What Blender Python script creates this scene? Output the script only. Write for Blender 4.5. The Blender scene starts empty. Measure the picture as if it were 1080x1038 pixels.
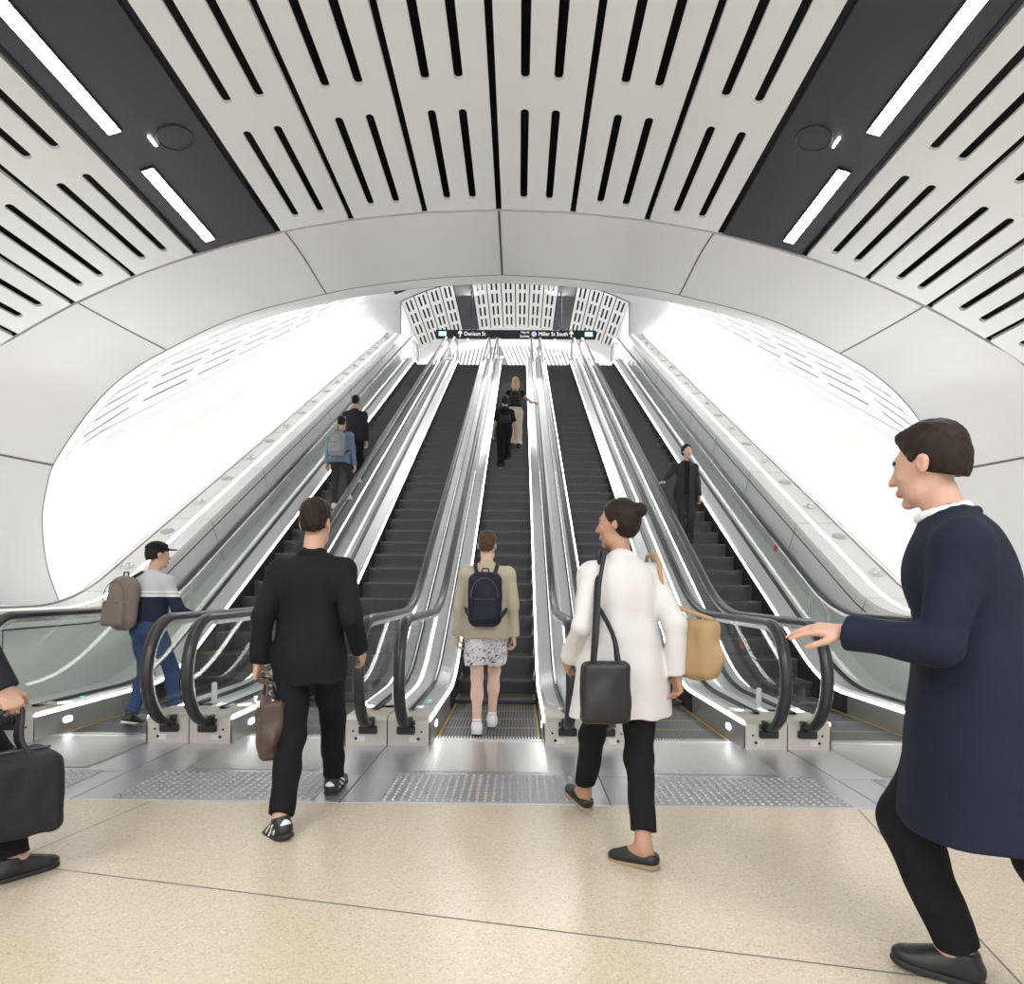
import bpy, bmesh, math, random
import numpy as np
from mathutils import Vector, Matrix, Euler
from mathutils.geometry import interpolate_bezier
random.seed(7)
S = bpy.context.scene
COL = S.collection
PI = math.pi

# ------------------------------------------------------------------ helpers
def link(o, parent=None):
    COL.objects.link(o)
    if parent is not None:
        o.parent = parent
    return o

def mesh(name, verts, faces, mats, parent=None, smooth=False, fmat=None):
    me = bpy.data.meshes.new(name)
    me.from_pydata([tuple(v) for v in verts], [], [tuple(f) for f in faces])
    if not isinstance(mats, (list, tuple)):
        mats = [mats]
    for m in mats:
        me.materials.append(m)
    if fmat is not None:
        me.polygons.foreach_set('material_index', list(fmat))
    if smooth:
        me.polygons.foreach_set('use_smooth', [True] * len(me.polygons))
    me.update()
    return link(bpy.data.objects.new(name, me), parent)

def fix_normals(o):
    bm = bmesh.new(); bm.from_mesh(o.data)
    bmesh.ops.recalc_face_normals(bm, faces=bm.faces)
    bm.to_mesh(o.data); bm.free()
    return o

def share(name, src, parent, loc=(0, 0, 0)):
    o = bpy.data.objects.new(name, src.data if hasattr(src, 'data') else src)
    o.location = loc
    return link(o, parent)

def empty(name, loc=(0, 0, 0), rz=0.0):
    o = bpy.data.objects.new(name, None)
    o.location = loc; o.rotation_euler = (0, 0, rz); o.empty_display_size = .1
    return link(o)

def tag(o, label=None, cat=None, group=None, kind=None):
    if label: o['label'] = label
    if cat: o['category'] = cat
    if group: o['group'] = group
    if kind: o['kind'] = kind
    return o

def struct(o):
    o['kind'] = 'structure'
    return o

class MB:
    """collects shapes into one mesh"""
    def __init__(s): s.v = []; s.f = []; s.m = []
    def add(s, vs, fs, mi=0):
        n = len(s.v); s.v += [tuple(v) for v in vs]
        s.f += [tuple(i + n for i in f) for f in fs]; s.m += [mi] * len(fs)
    def box(s, x0, x1, y0, y1, z0, z1, mi=0, M=None):
        vs = [(x, y, z) for z in (z0, z1) for y in (y0, y1) for x in (x0, x1)]
        if M is not None: vs = [tuple(M @ Vector(v)) for v in vs]
        s.add(vs, [(0, 2, 3, 1), (4, 5, 7, 6), (0, 1, 5, 4), (2, 6, 7, 3), (0, 4, 6, 2), (1, 3, 7, 5)], mi)
    def rbox(s, x0, x1, y0, y1, z0, z1, r=.02, seg=3, mi=0, M=None):
        bm = bmesh.new()
        bmesh.ops.create_cube(bm, size=1)
        for v in bm.verts:
            v.co = Vector(((x0 + x1) / 2 + v.co.x * (x1 - x0), (y0 + y1) / 2 + v.co.y * (y1 - y0), (z0 + z1) / 2 + v.co.z * (z1 - z0)))
        bmesh.ops.bevel(bm, geom=bm.edges[:], offset=r, segments=seg, affect='EDGES', profile=.5)
        s.bm(bm, mi, M)
    def bm(s, bm, mi=0, M=None):
        bm.verts.index_update()
        s.add([(M @ v.co) if M is not None else v.co for v in bm.verts], [[v.index for v in f.verts] for f in bm.faces], mi)
        bm.free()
    def tube(s, pts, r, n=10, closed=False, caps=True, mi=0):
        pts = [Vector(p) for p in pts]; N = len(pts)
        rr = r if isinstance(r, (list, tuple)) else [r] * N
        vs = []; nrm = None
        for i, p in enumerate(pts):
            a = pts[i - 1] if (i > 0 or closed) else p
            b = pts[(i + 1) % N] if (i < N - 1 or closed) else p
            t = (b - a).normalized()
            if nrm is None:
                nrm = t.orthogonal().normalized()
            nrm = (nrm - t * nrm.dot(t)).normalized()
            bi = t.cross(nrm)
            for k in range(n):
                an = 2 * PI * k / n
                vs.append(p + (nrm * math.cos(an) + bi * math.sin(an)) * rr[i])
        fs = []
        R = N if closed else N - 1
        for i in range(R):
            for k in range(n):
                a = i * n + k; b = i * n + (k + 1) % n; j = (i + 1) % N
                fs.append((a, b, j * n + (k + 1) % n, j * n + k))
        if caps and not closed:
            fs.append(tuple(reversed(range(n)))); fs.append(tuple((N - 1) * n + k for k in range(n)))
        s.add(vs, fs, mi)
    def lathe(s, prof, n=24, M=None, mi=0):
        vs = []; fs = []
        for (r, z) in prof:
            for k in range(n):
                a = 2 * PI * k / n
                p = Vector((r * math.cos(a), r * math.sin(a), z))
                vs.append(M @ p if M is not None else p)
        for i in range(len(prof) - 1):
            for k in range(n):
                fs.append((i * n + k, i * n + (k + 1) % n, (i + 1) * n + (k + 1) % n, (i + 1) * n + k))
        fs.append(tuple(reversed(range(n)))); fs.append(tuple((len(prof) - 1) * n + k for k in range(n)))
        s.add(vs, fs, mi)
    def grid(s, rows, mi=0, closed=False):
        """rows: equal-length lists of points; quads between neighbours"""
        n = len(rows[0]); vs = [p for r in rows for p in r]; fs = []
        for i in range(len(rows) - 1):
            for k in range(n if closed else n - 1):
                fs.append((i * n + k, i * n + (k + 1) % n, (i + 1) * n + (k + 1) % n, (i + 1) * n + k))
        s.add(vs, fs, mi)
    def build(s, name, mats, parent=None, smooth=False, recalc=False):
        o = mesh(name, s.v, s.f, mats, parent, smooth, s.m)
        if recalc: fix_normals(o)
        return o

def smooth_by_angle(o, deg=35):
    me = o.data
    me.polygons.foreach_set('use_smooth', [True] * len(me.polygons))
    try:
        me.set_sharp_from_angle(angle=math.radians(deg))
    except Exception:
        pass
    return o

# ------------------------------------------------------------------ materials
def mat(name, col=(.8, .8, .8), rough=.5, metal=0.0, spec=.5, emit=None, es=0.0, bump=0.0, bscale=60, var=0.0, vscale=4.0, sheen=0.0, coat=0.0, sss=0.0):
    m = bpy.data.materials.new(name); m.use_nodes = True
    nt = m.node_tree; b = nt.nodes['Principled BSDF']
    b.inputs['Base Color'].default_value = (*col, 1)
    b.inputs['Roughness'].default_value = rough
    b.inputs['Metallic'].default_value = metal
    b.inputs['Specular IOR Level'].default_value = spec
    if sheen: b.inputs['Sheen Weight'].default_value = sheen
    if coat: b.inputs['Coat Weight'].default_value = coat
    if emit:
        b.inputs['Emission Color'].default_value = (*emit, 1); b.inputs['Emission Strength'].default_value = es
    tc = nt.nodes.new('ShaderNodeTexCoord')
    if var:
        nz = nt.nodes.new('ShaderNodeTexNoise'); nz.inputs['Scale'].default_value = vscale; nz.inputs['Detail'].default_value = 4
        nt.links.new(tc.outputs['Object'], nz.inputs['Vector'])
        mx = nt.nodes.new('ShaderNodeMix'); mx.data_type = 'RGBA'
        mx.inputs['A'].default_value = (*[c * (1 - var) for c in col], 1)
        mx.inputs['B'].default_value = (*[min(1, c * (1 + var)) for c in col], 1)
        nt.links.new(nz.outputs['Fac'], mx.inputs['Factor']); nt.links.new(mx.outputs['Result'], b.inputs['Base Color'])
    if bump:
        nz = nt.nodes.new('ShaderNodeTexNoise'); nz.inputs['Scale'].default_value = bscale; nz.inputs['Detail'].default_value = 3
        nt.links.new(tc.outputs['Object'], nz.inputs['Vector'])
        bp = nt.nodes.new('ShaderNodeBump'); bp.inputs['Strength'].default_value = bump; bp.inputs['Distance'].default_value = .01
        nt.links.new(nz.outputs['Fac'], bp.inputs['Height']); nt.links.new(bp.outputs['Normal'], b.inputs['Normal'])
    return m

def brushed(name, col, rough=.32, metal=.9, scale=(2, 60, 60)):
    m = mat(name, col, rough, metal)
    nt = m.node_tree; b = nt.nodes['Principled BSDF']
    tc = nt.nodes.new('ShaderNodeTexCoord'); mp = nt.nodes.new('ShaderNodeMapping')
    mp.inputs['Scale'].default_value = scale
    nz = nt.nodes.new('ShaderNodeTexNoise'); nz.inputs['Scale'].default_value = 3; nz.inputs['Detail'].default_value = 5
    nt.links.new(tc.outputs['Object'], mp.inputs['Vector']); nt.links.new(mp.outputs['Vector'], nz.inputs['Vector'])
    mr = nt.nodes.new('ShaderNodeMapRange'); mr.inputs['To Min'].default_value = rough - .08; mr.inputs['To Max'].default_value = rough + .12
    nt.links.new(nz.outputs['Fac'], mr.inputs['Value']); nt.links.new(mr.outputs['Result'], b.inputs['Roughness'])
    return m

def glass_mat(name, tint=(.965, .98, .973)):
    m = bpy.data.materials.new(name); m.use_nodes = True
    nt = m.node_tree; nt.nodes.clear()
    out = nt.nodes.new('ShaderNodeOutputMaterial'); mx = nt.nodes.new('ShaderNodeMixShader')
    tr = nt.nodes.new('ShaderNodeBsdfTransparent'); tr.inputs['Color'].default_value = (*tint, 1)
    gl = nt.nodes.new('ShaderNodeBsdfGlossy'); gl.inputs['Roughness'].default_value = .015; gl.inputs['Color'].default_value = (1, 1, 1, 1)
    fr = nt.nodes.new('ShaderNodeFresnel'); fr.inputs['IOR'].default_value = 1.5
    ge = nt.nodes.new('ShaderNodeNewGeometry'); mr = nt.nodes.new('ShaderNodeMapRange')
    mr.inputs['To Min'].default_value = 1.5; mr.inputs['To Max'].default_value = 1 / 1.5   # same reflectance on both faces of the pane
    nt.links.new(ge.outputs['Backfacing'], mr.inputs['Value']); nt.links.new(mr.outputs['Result'], fr.inputs['IOR'])
    ml = nt.nodes.new('ShaderNodeMath'); ml.operation = 'MULTIPLY'; ml.inputs[1].default_value = .42   # reflections scaled down below plain glass, to weaken the mirrored LED lines
    nt.links.new(fr.outputs['Fac'], ml.inputs[0]); nt.links.new(ml.outputs[0], mx.inputs['Fac']); nt.links.new(tr.outputs['BSDF'], mx.inputs[1]); nt.links.new(gl.outputs['BSDF'], mx.inputs[2])
    nt.links.new(mx.outputs['Shader'], out.inputs['Surface'])
    return m

def terrazzo():
    m = mat('terrazzo', (.62, .52, .4), .25, 0, .4)
    nt = m.node_tree; b = nt.nodes['Principled BSDF']
    tc = nt.nodes.new('ShaderNodeTexCoord')
    vo = nt.nodes.new('ShaderNodeTexVoronoi'); vo.inputs['Scale'].default_value = 150
    nt.links.new(tc.outputs['Object'], vo.inputs['Vector'])
    cr = nt.nodes.new('ShaderNodeValToRGB'); e = cr.color_ramp.elements
    e[0].position = 0; e[0].color = (.47, .38, .27, 1); e[1].position = 1; e[1].color = (.70, .625, .505, 1)
    for p, c in ((.08, (.54, .455, .335, 1)), (.25, (.60, .52, .40, 1)), (.8, (.62, .54, .42, 1))):
        x = e.new(p); x.color = c
    sp = nt.nodes.new('ShaderNodeSeparateColor')
    nt.links.new(vo.outputs['Color'], sp.inputs['Color']); nt.links.new(sp.outputs['Red'], cr.inputs['Fac'])
    nz = nt.nodes.new('ShaderNodeTexNoise'); nz.inputs['Scale'].default_value = 1.3; nz.inputs['Detail'].default_value = 3
    nt.links.new(tc.outputs['Object'], nz.inputs['Vector'])
    mx = nt.nodes.new('ShaderNodeMix'); mx.data_type = 'RGBA'; mx.blend_type = 'MULTIPLY'; mx.inputs['Factor'].default_value = .25
    nt.links.new(cr.outputs['Color'], mx.inputs['A']); nt.links.new(nz.outputs['Color'], mx.inputs['B'])
    mx.inputs['B'].default_value = (1, 1, 1, 1)
    nt.links.new(cr.outputs['Color'], b.inputs['Base Color'])
    return m

M = {}
M['panel'] = mat('painted ceiling panel', (.86, .865, .87), .42, var=.02)
M['void'] = mat('ceiling void', (.006, .006, .007), .8)
M['dark'] = mat('dark service panel', (.020, .023, .034), .5, .0, var=.12)
M['grc'] = mat('white moulded panel', (.80, .80, .80), .5, var=.015, vscale=1.5)
M['wallw'] = mat('white tunnel wall', (.86, .86, .86), .5)
M['slotback'] = mat('slot backing', (.30, .30, .30), .8)
M['joint'] = mat('dark joint', (.17, .165, .155), .7)
M['groove'] = mat('shadow gap', (.05, .05, .05), .7)
M['white'] = mat('white satin', (.82, .82, .81), .35)
M['led'] = mat('white led', (1, 1, 1), .5, emit=(1, .98, .95), es=9)
M['ledceil'] = mat('ceiling led', (1, 1, 1), .5, emit=(1, .99, .97), es=26)
M['footled'] = mat('blue white led', (1, 1, 1), .5, emit=(.86, .9, 1), es=7)
M['steel'] = brushed('brushed stainless', (.66, .655, .645))
M['steelfloor'] = brushed('steel floor', (.58, .585, .61), .30, .8, (60, 2, 60))
M['deck'] = brushed('stainless deck', (.62, .62, .625), .34, .85)
M['bright'] = brushed('bright steel trim', (.82, .82, .82), .25, .9)
M['base'] = brushed('warm stainless', (.60, .565, .51), .42, .7, (60, 60, 2))
M['rubber'] = mat('black rubber', (.018, .018, .019), .3, 0, .6)
M['blackplastic'] = mat('black plastic', (.012, .012, .013), .4)
M['tread'] = mat('step metal', (.10, .10, .11), .42, .5)
M['riser'] = mat('step riser', (.085, .085, .095), .42, .3)
M['brush'] = mat('skirt brush', (.012, .012, .013), .8)
M['outdeck'] = mat('pale outer deck', (.72, .735, .725), .3, .1)
M['pad'] = mat('tactile steel', (.42, .42, .43), .42, .75)
M['yellow'] = mat('yellow edge', (.42, .30, .06), .5)
M['glass'] = glass_mat('balustrade glass')
M['terrazzo'] = terrazzo()
M['face'] = mat('pale cladding', (.68, .70, .685), .28, .15)
M['sign'] = mat('sign black', (.012, .013, .018), .35)
M['signw'] = mat('sign white', (.9, .9, .9), .5, emit=(1, 1, 1), es=.7)
M['signb'] = mat('sign lilac', (.35, .38, .8), .5, emit=(.5, .55, 1), es=.6)
M['signt'] = mat('sign teal light', (.2, .8, .85), .5, emit=(.45, .95, 1), es=1.3)
M['sticker'] = mat('white sticker', (.8, .8, .8), .4)
M['stickb'] = mat('blue pictogram', (.03, .08, .35), .4)
M['green'] = mat('green light', (.05, .5, .3), .4, emit=(.1, .9, .55), es=1.2)
M['red'] = mat('red sticker', (.65, .03, .03), .4)
M['paletop'] = mat('upper floor', (.5, .5, .5), .4)
M['lensg'] = mat('spot lens', (.34, .34, .36), .3, .5)
M['dome'] = mat('spot dome', (.62, .61, .59), .25, .6)
M['upceil'] = mat('upper panel', (.82, .81, .79), .45)

# ------------------------------------------------------------------ camera
CX, CZ, F = .25, 1.30, 675.0
cam = bpy.data.cameras.new('camera'); cam.sensor_width = 36; cam.sensor_fit = 'HORIZONTAL'
cam.lens = F / 1080 * 36; cam.shift_x = 0; cam.shift_y = 101 / 1080; cam.clip_start = .05; cam.clip_end = 200
co = link(bpy.data.objects.new('camera', cam))
co.matrix_world = Matrix.Translation((CX, 0, CZ)) @ Matrix.Rotation(.0104, 4, 'Z') @ Matrix.Rotation(PI / 2, 4, 'X') @ Matrix.Rotation(.0088, 4, 'Z')
S.camera = co

# ------------------------------------------------------------------ profiles
TAN = .5774
def smax(a, b, k):
    h = max(k - abs(a - b), 0) / k
    return max(a, b) + h * h * k / 4
def smin(a, b, k): return -smax(-a, -b, k)
def zline(y, low, q, high, k=.3): return smin(smax(low, q + TAN * y, k), high, k)
QN = -4.15            # nosing line
ZTOP = 9.72
CROWN = 5.38
def vault_z(x): return -(.0421 * x * x + .0003 * x ** 4)

# arc-length table of the vault
_xs = np.linspace(0, 7.0, 1401); _zs = np.array([vault_z(x) for x in _xs])
_arc = np.concatenate([[0], np.cumsum(np.hypot(np.diff(_xs), np.diff(_zs)))])
def vault_pt(s, y, crown=CROWN, off=0.0):
    a = abs(s); x = float(np.interp(a, _arc, _xs)); z = float(np.interp(a, _arc, _zs))
    if off:
        dz = -(.0842 * x + .0012 * x ** 3); n = math.hypot(1, dz)
        x += -dz / n * off; z += off / n
    return (math.copysign(x, s) if s else x, y, crown + z)

def stadium(cx, cy, hw, hl, nseg=5):
    """outline of a slot, long along y"""
    pts = []
    for k in range(nseg + 1):
        a = PI * k / nseg
        pts.append((cx + hw * math.cos(a), cy + (hl - hw) + hw * math.sin(a)))
    for k in range(nseg + 1):
        a = PI + PI * k / nseg
        pts.append((cx + hw * math.cos(a), cy - (hl - hw) + hw * math.sin(a)))
    return pts

def slot_cell(mb, x0, x1, y0, y1, hw, y_a, y_b, fn, depth=.03, mi=0, sx=0.0):
    """a rectangular cell with one stadium slot; fn(u, v, off) -> 3D"""
    cx = (x0 + x1) / 2 + sx; cy = (y_a + y_b) / 2; hl = (y_b - y_a) / 2; ns = 5
    o = stadium(cx, cy, hw, hl, ns)
    out = []
    n = len(o)
    for i, (px, py) in enumerate(o):
        if i == 0: out.append((x1, py))
        elif i == ns: out.append((x0, py))
        elif i == ns + 1: out.append((x0, py))
        elif i == n - 1: out.append((x1, py))
        elif i < ns:
            t = i / ns
            if i == 1: out.append((x1, y1))
            elif i == ns - 1: out.append((x0, y1))
            else: out.append((x1 + (x0 - x1) * (i - 1) / (ns - 2), y1))
        else:
            j = i - ns - 1
            if j == 1: out.append((x0, y0))
            elif j == ns - 1: out.append((x1, y0))
            else: out.append((x0 + (x1 - x0) * (j - 1) / (ns - 2), y0))
    vi = [fn(p[0], p[1], 0) for p in o]; vo = [fn(p[0], p[1], 0) for p in out]; vu = [fn(p[0], p[1], depth) for p in o]
    fs = []
    for i in range(n):
        j = (i + 1) % n
        fs.append((i, j, n + j, n + i)); fs.append((i, 2 * n + i, 2 * n + j, j))
    mb.add(vi + vo + vu, fs, mi)

def ribbon(name, pts, r=.007, m='joint'):
    mb = MB(); mb.tube(pts, r, 6); return struct(mb.build(name, M[m]))

# ------------------------------------------------------------------ hall: floor
def rect(name, x0, x1, y0, y1, z, m):
    return mesh(name, [(x0, y0, z), (x1, y0, z), (x1, y1, z), (x0, y1, z)], [(0, 1, 2, 3)], M[m])
YT = 3.83
struct(rect('floor', -9, 9, -6, YT, 0, 'terrazzo'))
mb = MB()
mids = [-4.08, -2.448, -.816, .816, 2.448, 4.08]
edges = [-9] + mids + [9]
for a, b in zip(edges[:-1], edges[1:]):
    mb.box(a + .004, b - .004, YT + .012, 4.42, -.02, .0)
    mb.box(a + .004, b - .004, 4.426, 5.5, -.02, .0)
for a, b in ((-9, -4.06), (4.06, 9)): mb.box(a, b, 5.506, 7.2, -.02, .0)
struct(mb.build('floor_steel', M['steelfloor']))
struct(rect('floor_joint', -9, 9, YT, 9, -.006, 'groove'))
# terrazzo joints, turned by about 11.7 degrees to the hall
trn = 0
def floor_joint(p, q):
    global trn; trn += 1
    d = Vector((q[0] - p[0], q[1] - p[1], 0)).normalized(); n = Vector((-d.y, d.x, 0)) * .004
    a = Vector((*p, .0006)); b = Vector((*q, .0006))
    struct(mesh('trim_%d' % trn, [a - n, b - n, b + n, a + n], [(0, 1, 2, 3)], M['joint']))
da = Vector((.979, -.203)); db = Vector((.203, .979))
A0 = Vector((-2.02, 2.93))
floor_joint(A0 - da * 5, A0 + da * 8)
floor_joint(A0 - da * 5 - db * 4.2, A0 + da * 8 - db * 4.2)
for X0, Y0 in ((-1.94, 3.83), (2.28, 3.83)):
    t = (Y0 + 5) / .979
    floor_joint((X0 - .203 * t, Y0 - .979 * t), (X0, Y0))

# ------------------------------------------------------------------ hall: slotted vault
rows = [(5.45, 6.72)]
while rows[-1][0] > -5: rows.append((rows[-1][0] - 1.58, rows[-1][1] - 1.58))
YE = 6.92
def cyl(u, v, off): return vault_pt(u, v, CROWN, off)
def slotted_panel(mb, s0, s1, y_top, rws, fn, hw=.036, gap=.03, nslot=2):
    a, b = s0 + gap, s1 - gap
    w = (b - a) / nslot
    for i in range(nslot):
        ca, cb = a + i * w, a + (i + 1) * w
        top = y_top
        for (ya, yb) in rws:
            bot = ya - .155
            slot_cell(mb, ca, cb, bot, top, hw, ya, yb, fn, .03, 0, (w * .14 if i == 0 else -w * .14))
            top = bot
    # side returns
    for s in (a, b):
        y0 = rws[-1][0] - .155
        mb.add([fn(s, y0, 0), fn(s, y_top, 0), fn(s, y_top, .05), fn(s, y0, .05)], [(0, 1, 2, 3)])
    mb.add([fn(a, y_top, 0), fn(b, y_top, 0), fn(b, y_top, .05), fn(a, y_top, .05)], [(0, 1, 2, 3)])
bounds = [(-2.4 + .8 * i, -1.6 + .8 * i) for i in range(6)]
side = [(3.33 + .72 * i, 4.05 + .72 * i) for i in range(5)]
mb = MB()
for s0, s1 in bounds: slotted_panel(mb, s0, s1, YE - .02, rows, cyl)
for s0, s1 in side:
    slotted_panel(mb, s0, s1, YE - .02, rows, cyl); slotted_panel(mb, -s1, -s0, YE - .02, rows, cyl)
struct(mb.build('ceiling', M['panel']))
mb = MB()
ss = np.linspace(-6.9, 6.9, 70)
mb.grid([[vault_pt(s, y, CROWN, .3) for s in ss] for y in (-6, 0, YE)])
mb.grid([[vault_pt(s, YE, CROWN, o) for s in ss] for o in (.02, .3)])
struct(mb.build('ceiling_void', M['void'], smooth=True))
# dark service strips
YB = rows[-1][0] - .155
for sg, nm in ((-1, 'ceiling_service_left'), (1, 'ceiling_service_right')):
    mb = MB(); sl = np.linspace(2.43, 3.30, 8)
    mb.grid([[vault_pt(sg * s, y, CROWN, .0) for s in sl] for y in (YB, YE - .02)])
    mb.grid([[vault_pt(sg * s, YE - .02, CROWN, o) for s in sl] for o in (0, .05)])
    for e in (2.43, 3.30):
        mb.grid([[vault_pt(sg * e, y, CROWN, o) for o in (-.012, .05)] for y in (YB, YE - .02)])
    struct(mb.build(nm, M['dark'], smooth=False))

# ------------------------------------------------------------------ portal: fascia, tunnel, ledges
# half profile: (Ax, Az) on the vault edge, (Bx, By, Bz) on the inner seam, from crown to foot
Bc = [(0, 8.34, 5.38), (.9, 8.36, 5.34), (1.72, 8.38, 5.25), (2.32, 8.42, 5.16), (3.47, 8.42, 4.86), (4.37, 8.30, 4.36), (4.82, 8.12, 3.95), (5.11, 7.95, 3.50),
      (5.33, 7.65, 2.80), (5.33, 7.50, 2.45), (5.27, 7.35, 2.03), (5.10, 7.20, 1.51), (4.9, 7.12, 1.10), (4.875, 7.1, 1.05)]
Ac = [(0, 0), (.9, 0), (1.72, 0), (2.32, 0), (3.6, 0), (4.58, 0), (5.2, 0), (5.7, 0), (6.15, 2.95), (6.3, 2.5), (6.4, 2.0), (6.42, 1.5), (6.4, 1.12), (6.4, 1.05)]
Ac = [(x, (CROWN + vault_z(x)) if z == 0 else z) for x, z in Ac]
def dens(pts, n):
    """Catmull-Rom through pts resampled evenly by chord"""
    P = [np.array(p, float) for p in pts]
    P = [2 * P[0] - P[1]] + P + [2 * P[-1] - P[-2]]
    out = []; seg = len(P) - 3
    for i in range(n):
        t = i / (n - 1) * seg; k = min(int(t), seg - 1); t -= k
        p0, p1, p2, p3 = P[k:k + 4]
        out.append(.5 * ((2 * p1) + (-p0 + p2) * t + (2 * p0 - 5 * p1 + 4 * p2 - p3) * t * t + (-p0 + 3 * p1 - 3 * p2 + p3) * t ** 3))
    return out
NP = 79
A = dens(Ac, NP); B = dens(Bc, NP)
A[0][0] = B[0][0] = 0
def hermite(p0, m0, p1, m1, t):
    t2, t3 = t * t, t ** 3
    return (2 * t3 - 3 * t2 + 1) * p0 + (t3 - 2 * t2 + t) * m0 + (-2 * t3 + 3 * t2) * p1 + (t3 - t2) * m1
def fas(i, t):
    a = np.array([A[i][0], YE + .02, A[i][1]]); b = B[i]
    ln = np.linalg.norm(b - a)
    m0 = np.array([-.10, 1, 0]) * ln; m1 = (b - a) * .75 + np.array([-.15 * (i / NP), .1, 0])
    if i == 0: m0[0] = 0; m1[0] = 0
    return hermite(a, m0, b, m1, t)
def mir(p, sg): return (p[0] * sg, p[1], p[2])
mb = MB()
for sg in (-1, 1):
    mb.grid([[mir(fas(i, t), sg) for i in range(NP)] for t in np.linspace(0, 1, 13)])
    mb.grid([[mir((A[i][0], YE + .02, A[i][1] + o), sg) for i in range(NP)] for o in (0, .12)])
struct(mb.build('ceiling_fascia', M['grc'], smooth=True))
# seams
def seamcurve(fn, n=40): return [fn(t) for t in np.linspace(0, 1, n)]
tn = 10
def trim(pts, r=.008, m='joint'):
    global tn; tn += 1
    return ribbon('trim_%d' % tn, pts, r, m)
trim([mir(p, -1) for p in reversed(B[:])] + [mir(p, 1) for p in B[1:]], .006)
def near(px): return min(range(NP), key=lambda i: abs(A[i][0] - px) + (100 if A[i][1] < 3 and px < 6 else 0))
trim([fas(0, t) for t in np.linspace(0, 1, 20)], .012, 'groove')
for sg in (-1, 1):
    for px in (2.36, 4.62):
        i = near(px); trim([mir(fas(i, t), sg) for t in np.linspace(0, 1, 20)], .009)
RIM = min(range(NP), key=lambda i: abs(B[i][2] - 2.72) + (100 if B[i][0] < 5 else 0))
for sg in (-1, 1): trim([mir(fas(RIM, t), sg) for t in np.linspace(0, 1, 20)], .014)

# the inclined tunnel: profile B carried up at 30 degrees, flaring out a little behind the seam
YEND = 24.6
foot_q = -3.15
def tun(i, y, off=0.0):
    """point of tunnel profile i at depth y (y >= B.y)"""
    b = B[i]; dy = y - b[1]
    u = min(max(dy / 1.3, 0), 1); u = u * u * (3 - 2 * u)
    fl = np.array([.0, 0, 0])
    # soft lip: the crown keeps level for a little before it climbs
    q_ = min(1, max(0, (i - 12) / (RIM - 12.))); soft = .04 + .31 * (1 - q_ * q_ * (3 - 2 * q_))
    climb = dy if soft <= 0 else (dy - soft * (1 - math.exp(-dy / soft)))
    k = i / (NP - 1)
    bulge = .28 * math.sin(min(1, max(0, (i - RIM + 26) / 44.)) * PI) * u
    x = b[0] + bulge; z = b[2] + TAN * climb
    if i == NP - 1:
        x = 4.875; z = zline(y, 1.05, foot_q, 99, .35)
    return np.array([x, y, z])
# normalise so every profile line is a straight 30 degree line above the seam
slo = NP - 1
def tun_grid(i0, i1, ys_n=34, sg=1):
    rows_ = []
    for j in range(ys_n):
        t = (j / (ys_n - 1)) ** 1.6
        rows_.append([mir(tun(i, B[i][1] + (YEND - B[i][1]) * t), sg) for i in range(i0, i1 + 1)])
    return rows_
for sg, nm in ((-1, 'wall_left'), (1, 'wall_right')):
    mb = MB(); mb.grid(tun_grid(RIM, NP - 1, 34, sg)); struct(mb.build(nm, M['wallw'], smooth=True))
# upper tunnel: plain margin behind the seam, then slotted cells
arcB = np.concatenate([[0], np.cumsum([np.linalg.norm(B[i + 1] - B[i]) for i in range(NP - 1)])])
def prof(a):
    k = float(np.interp(a, arcB, np.arange(NP))); i = min(int(k), NP - 2); return i, k - i
def tunp(a, y, off):
    i, t = prof(a)
    p = tun(i, y) * (1 - t) + tun(i + 1, y) * t
    if off:
        i2, t2 = prof(max(0, a - .05)); i3, t3 = prof(a + .05)
        p2 = tun(i2, y) * (1 - t2) + tun(i2 + 1, y) * t2; p3 = tun(i3, y) * (1 - t3) + tun(i3 + 1, y) * t3
        d = p3 - p2; n = np.array([-d[2], 0, d[0]]); n /= max(np.linalg.norm(n), 1e-6)
        p = p + n * off
    return p
aR = arcB[RIM]
ncol = 26; cw = (aR - .12) / ncol
YS0 = 9.05
def margin_y(a): return YS0 - 1.2 * max(0, (a - 3.5) / (aR - 3.5)) ** 1.5 if a > 3.5 else YS0
mb = MB(); mbb = MB()
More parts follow.
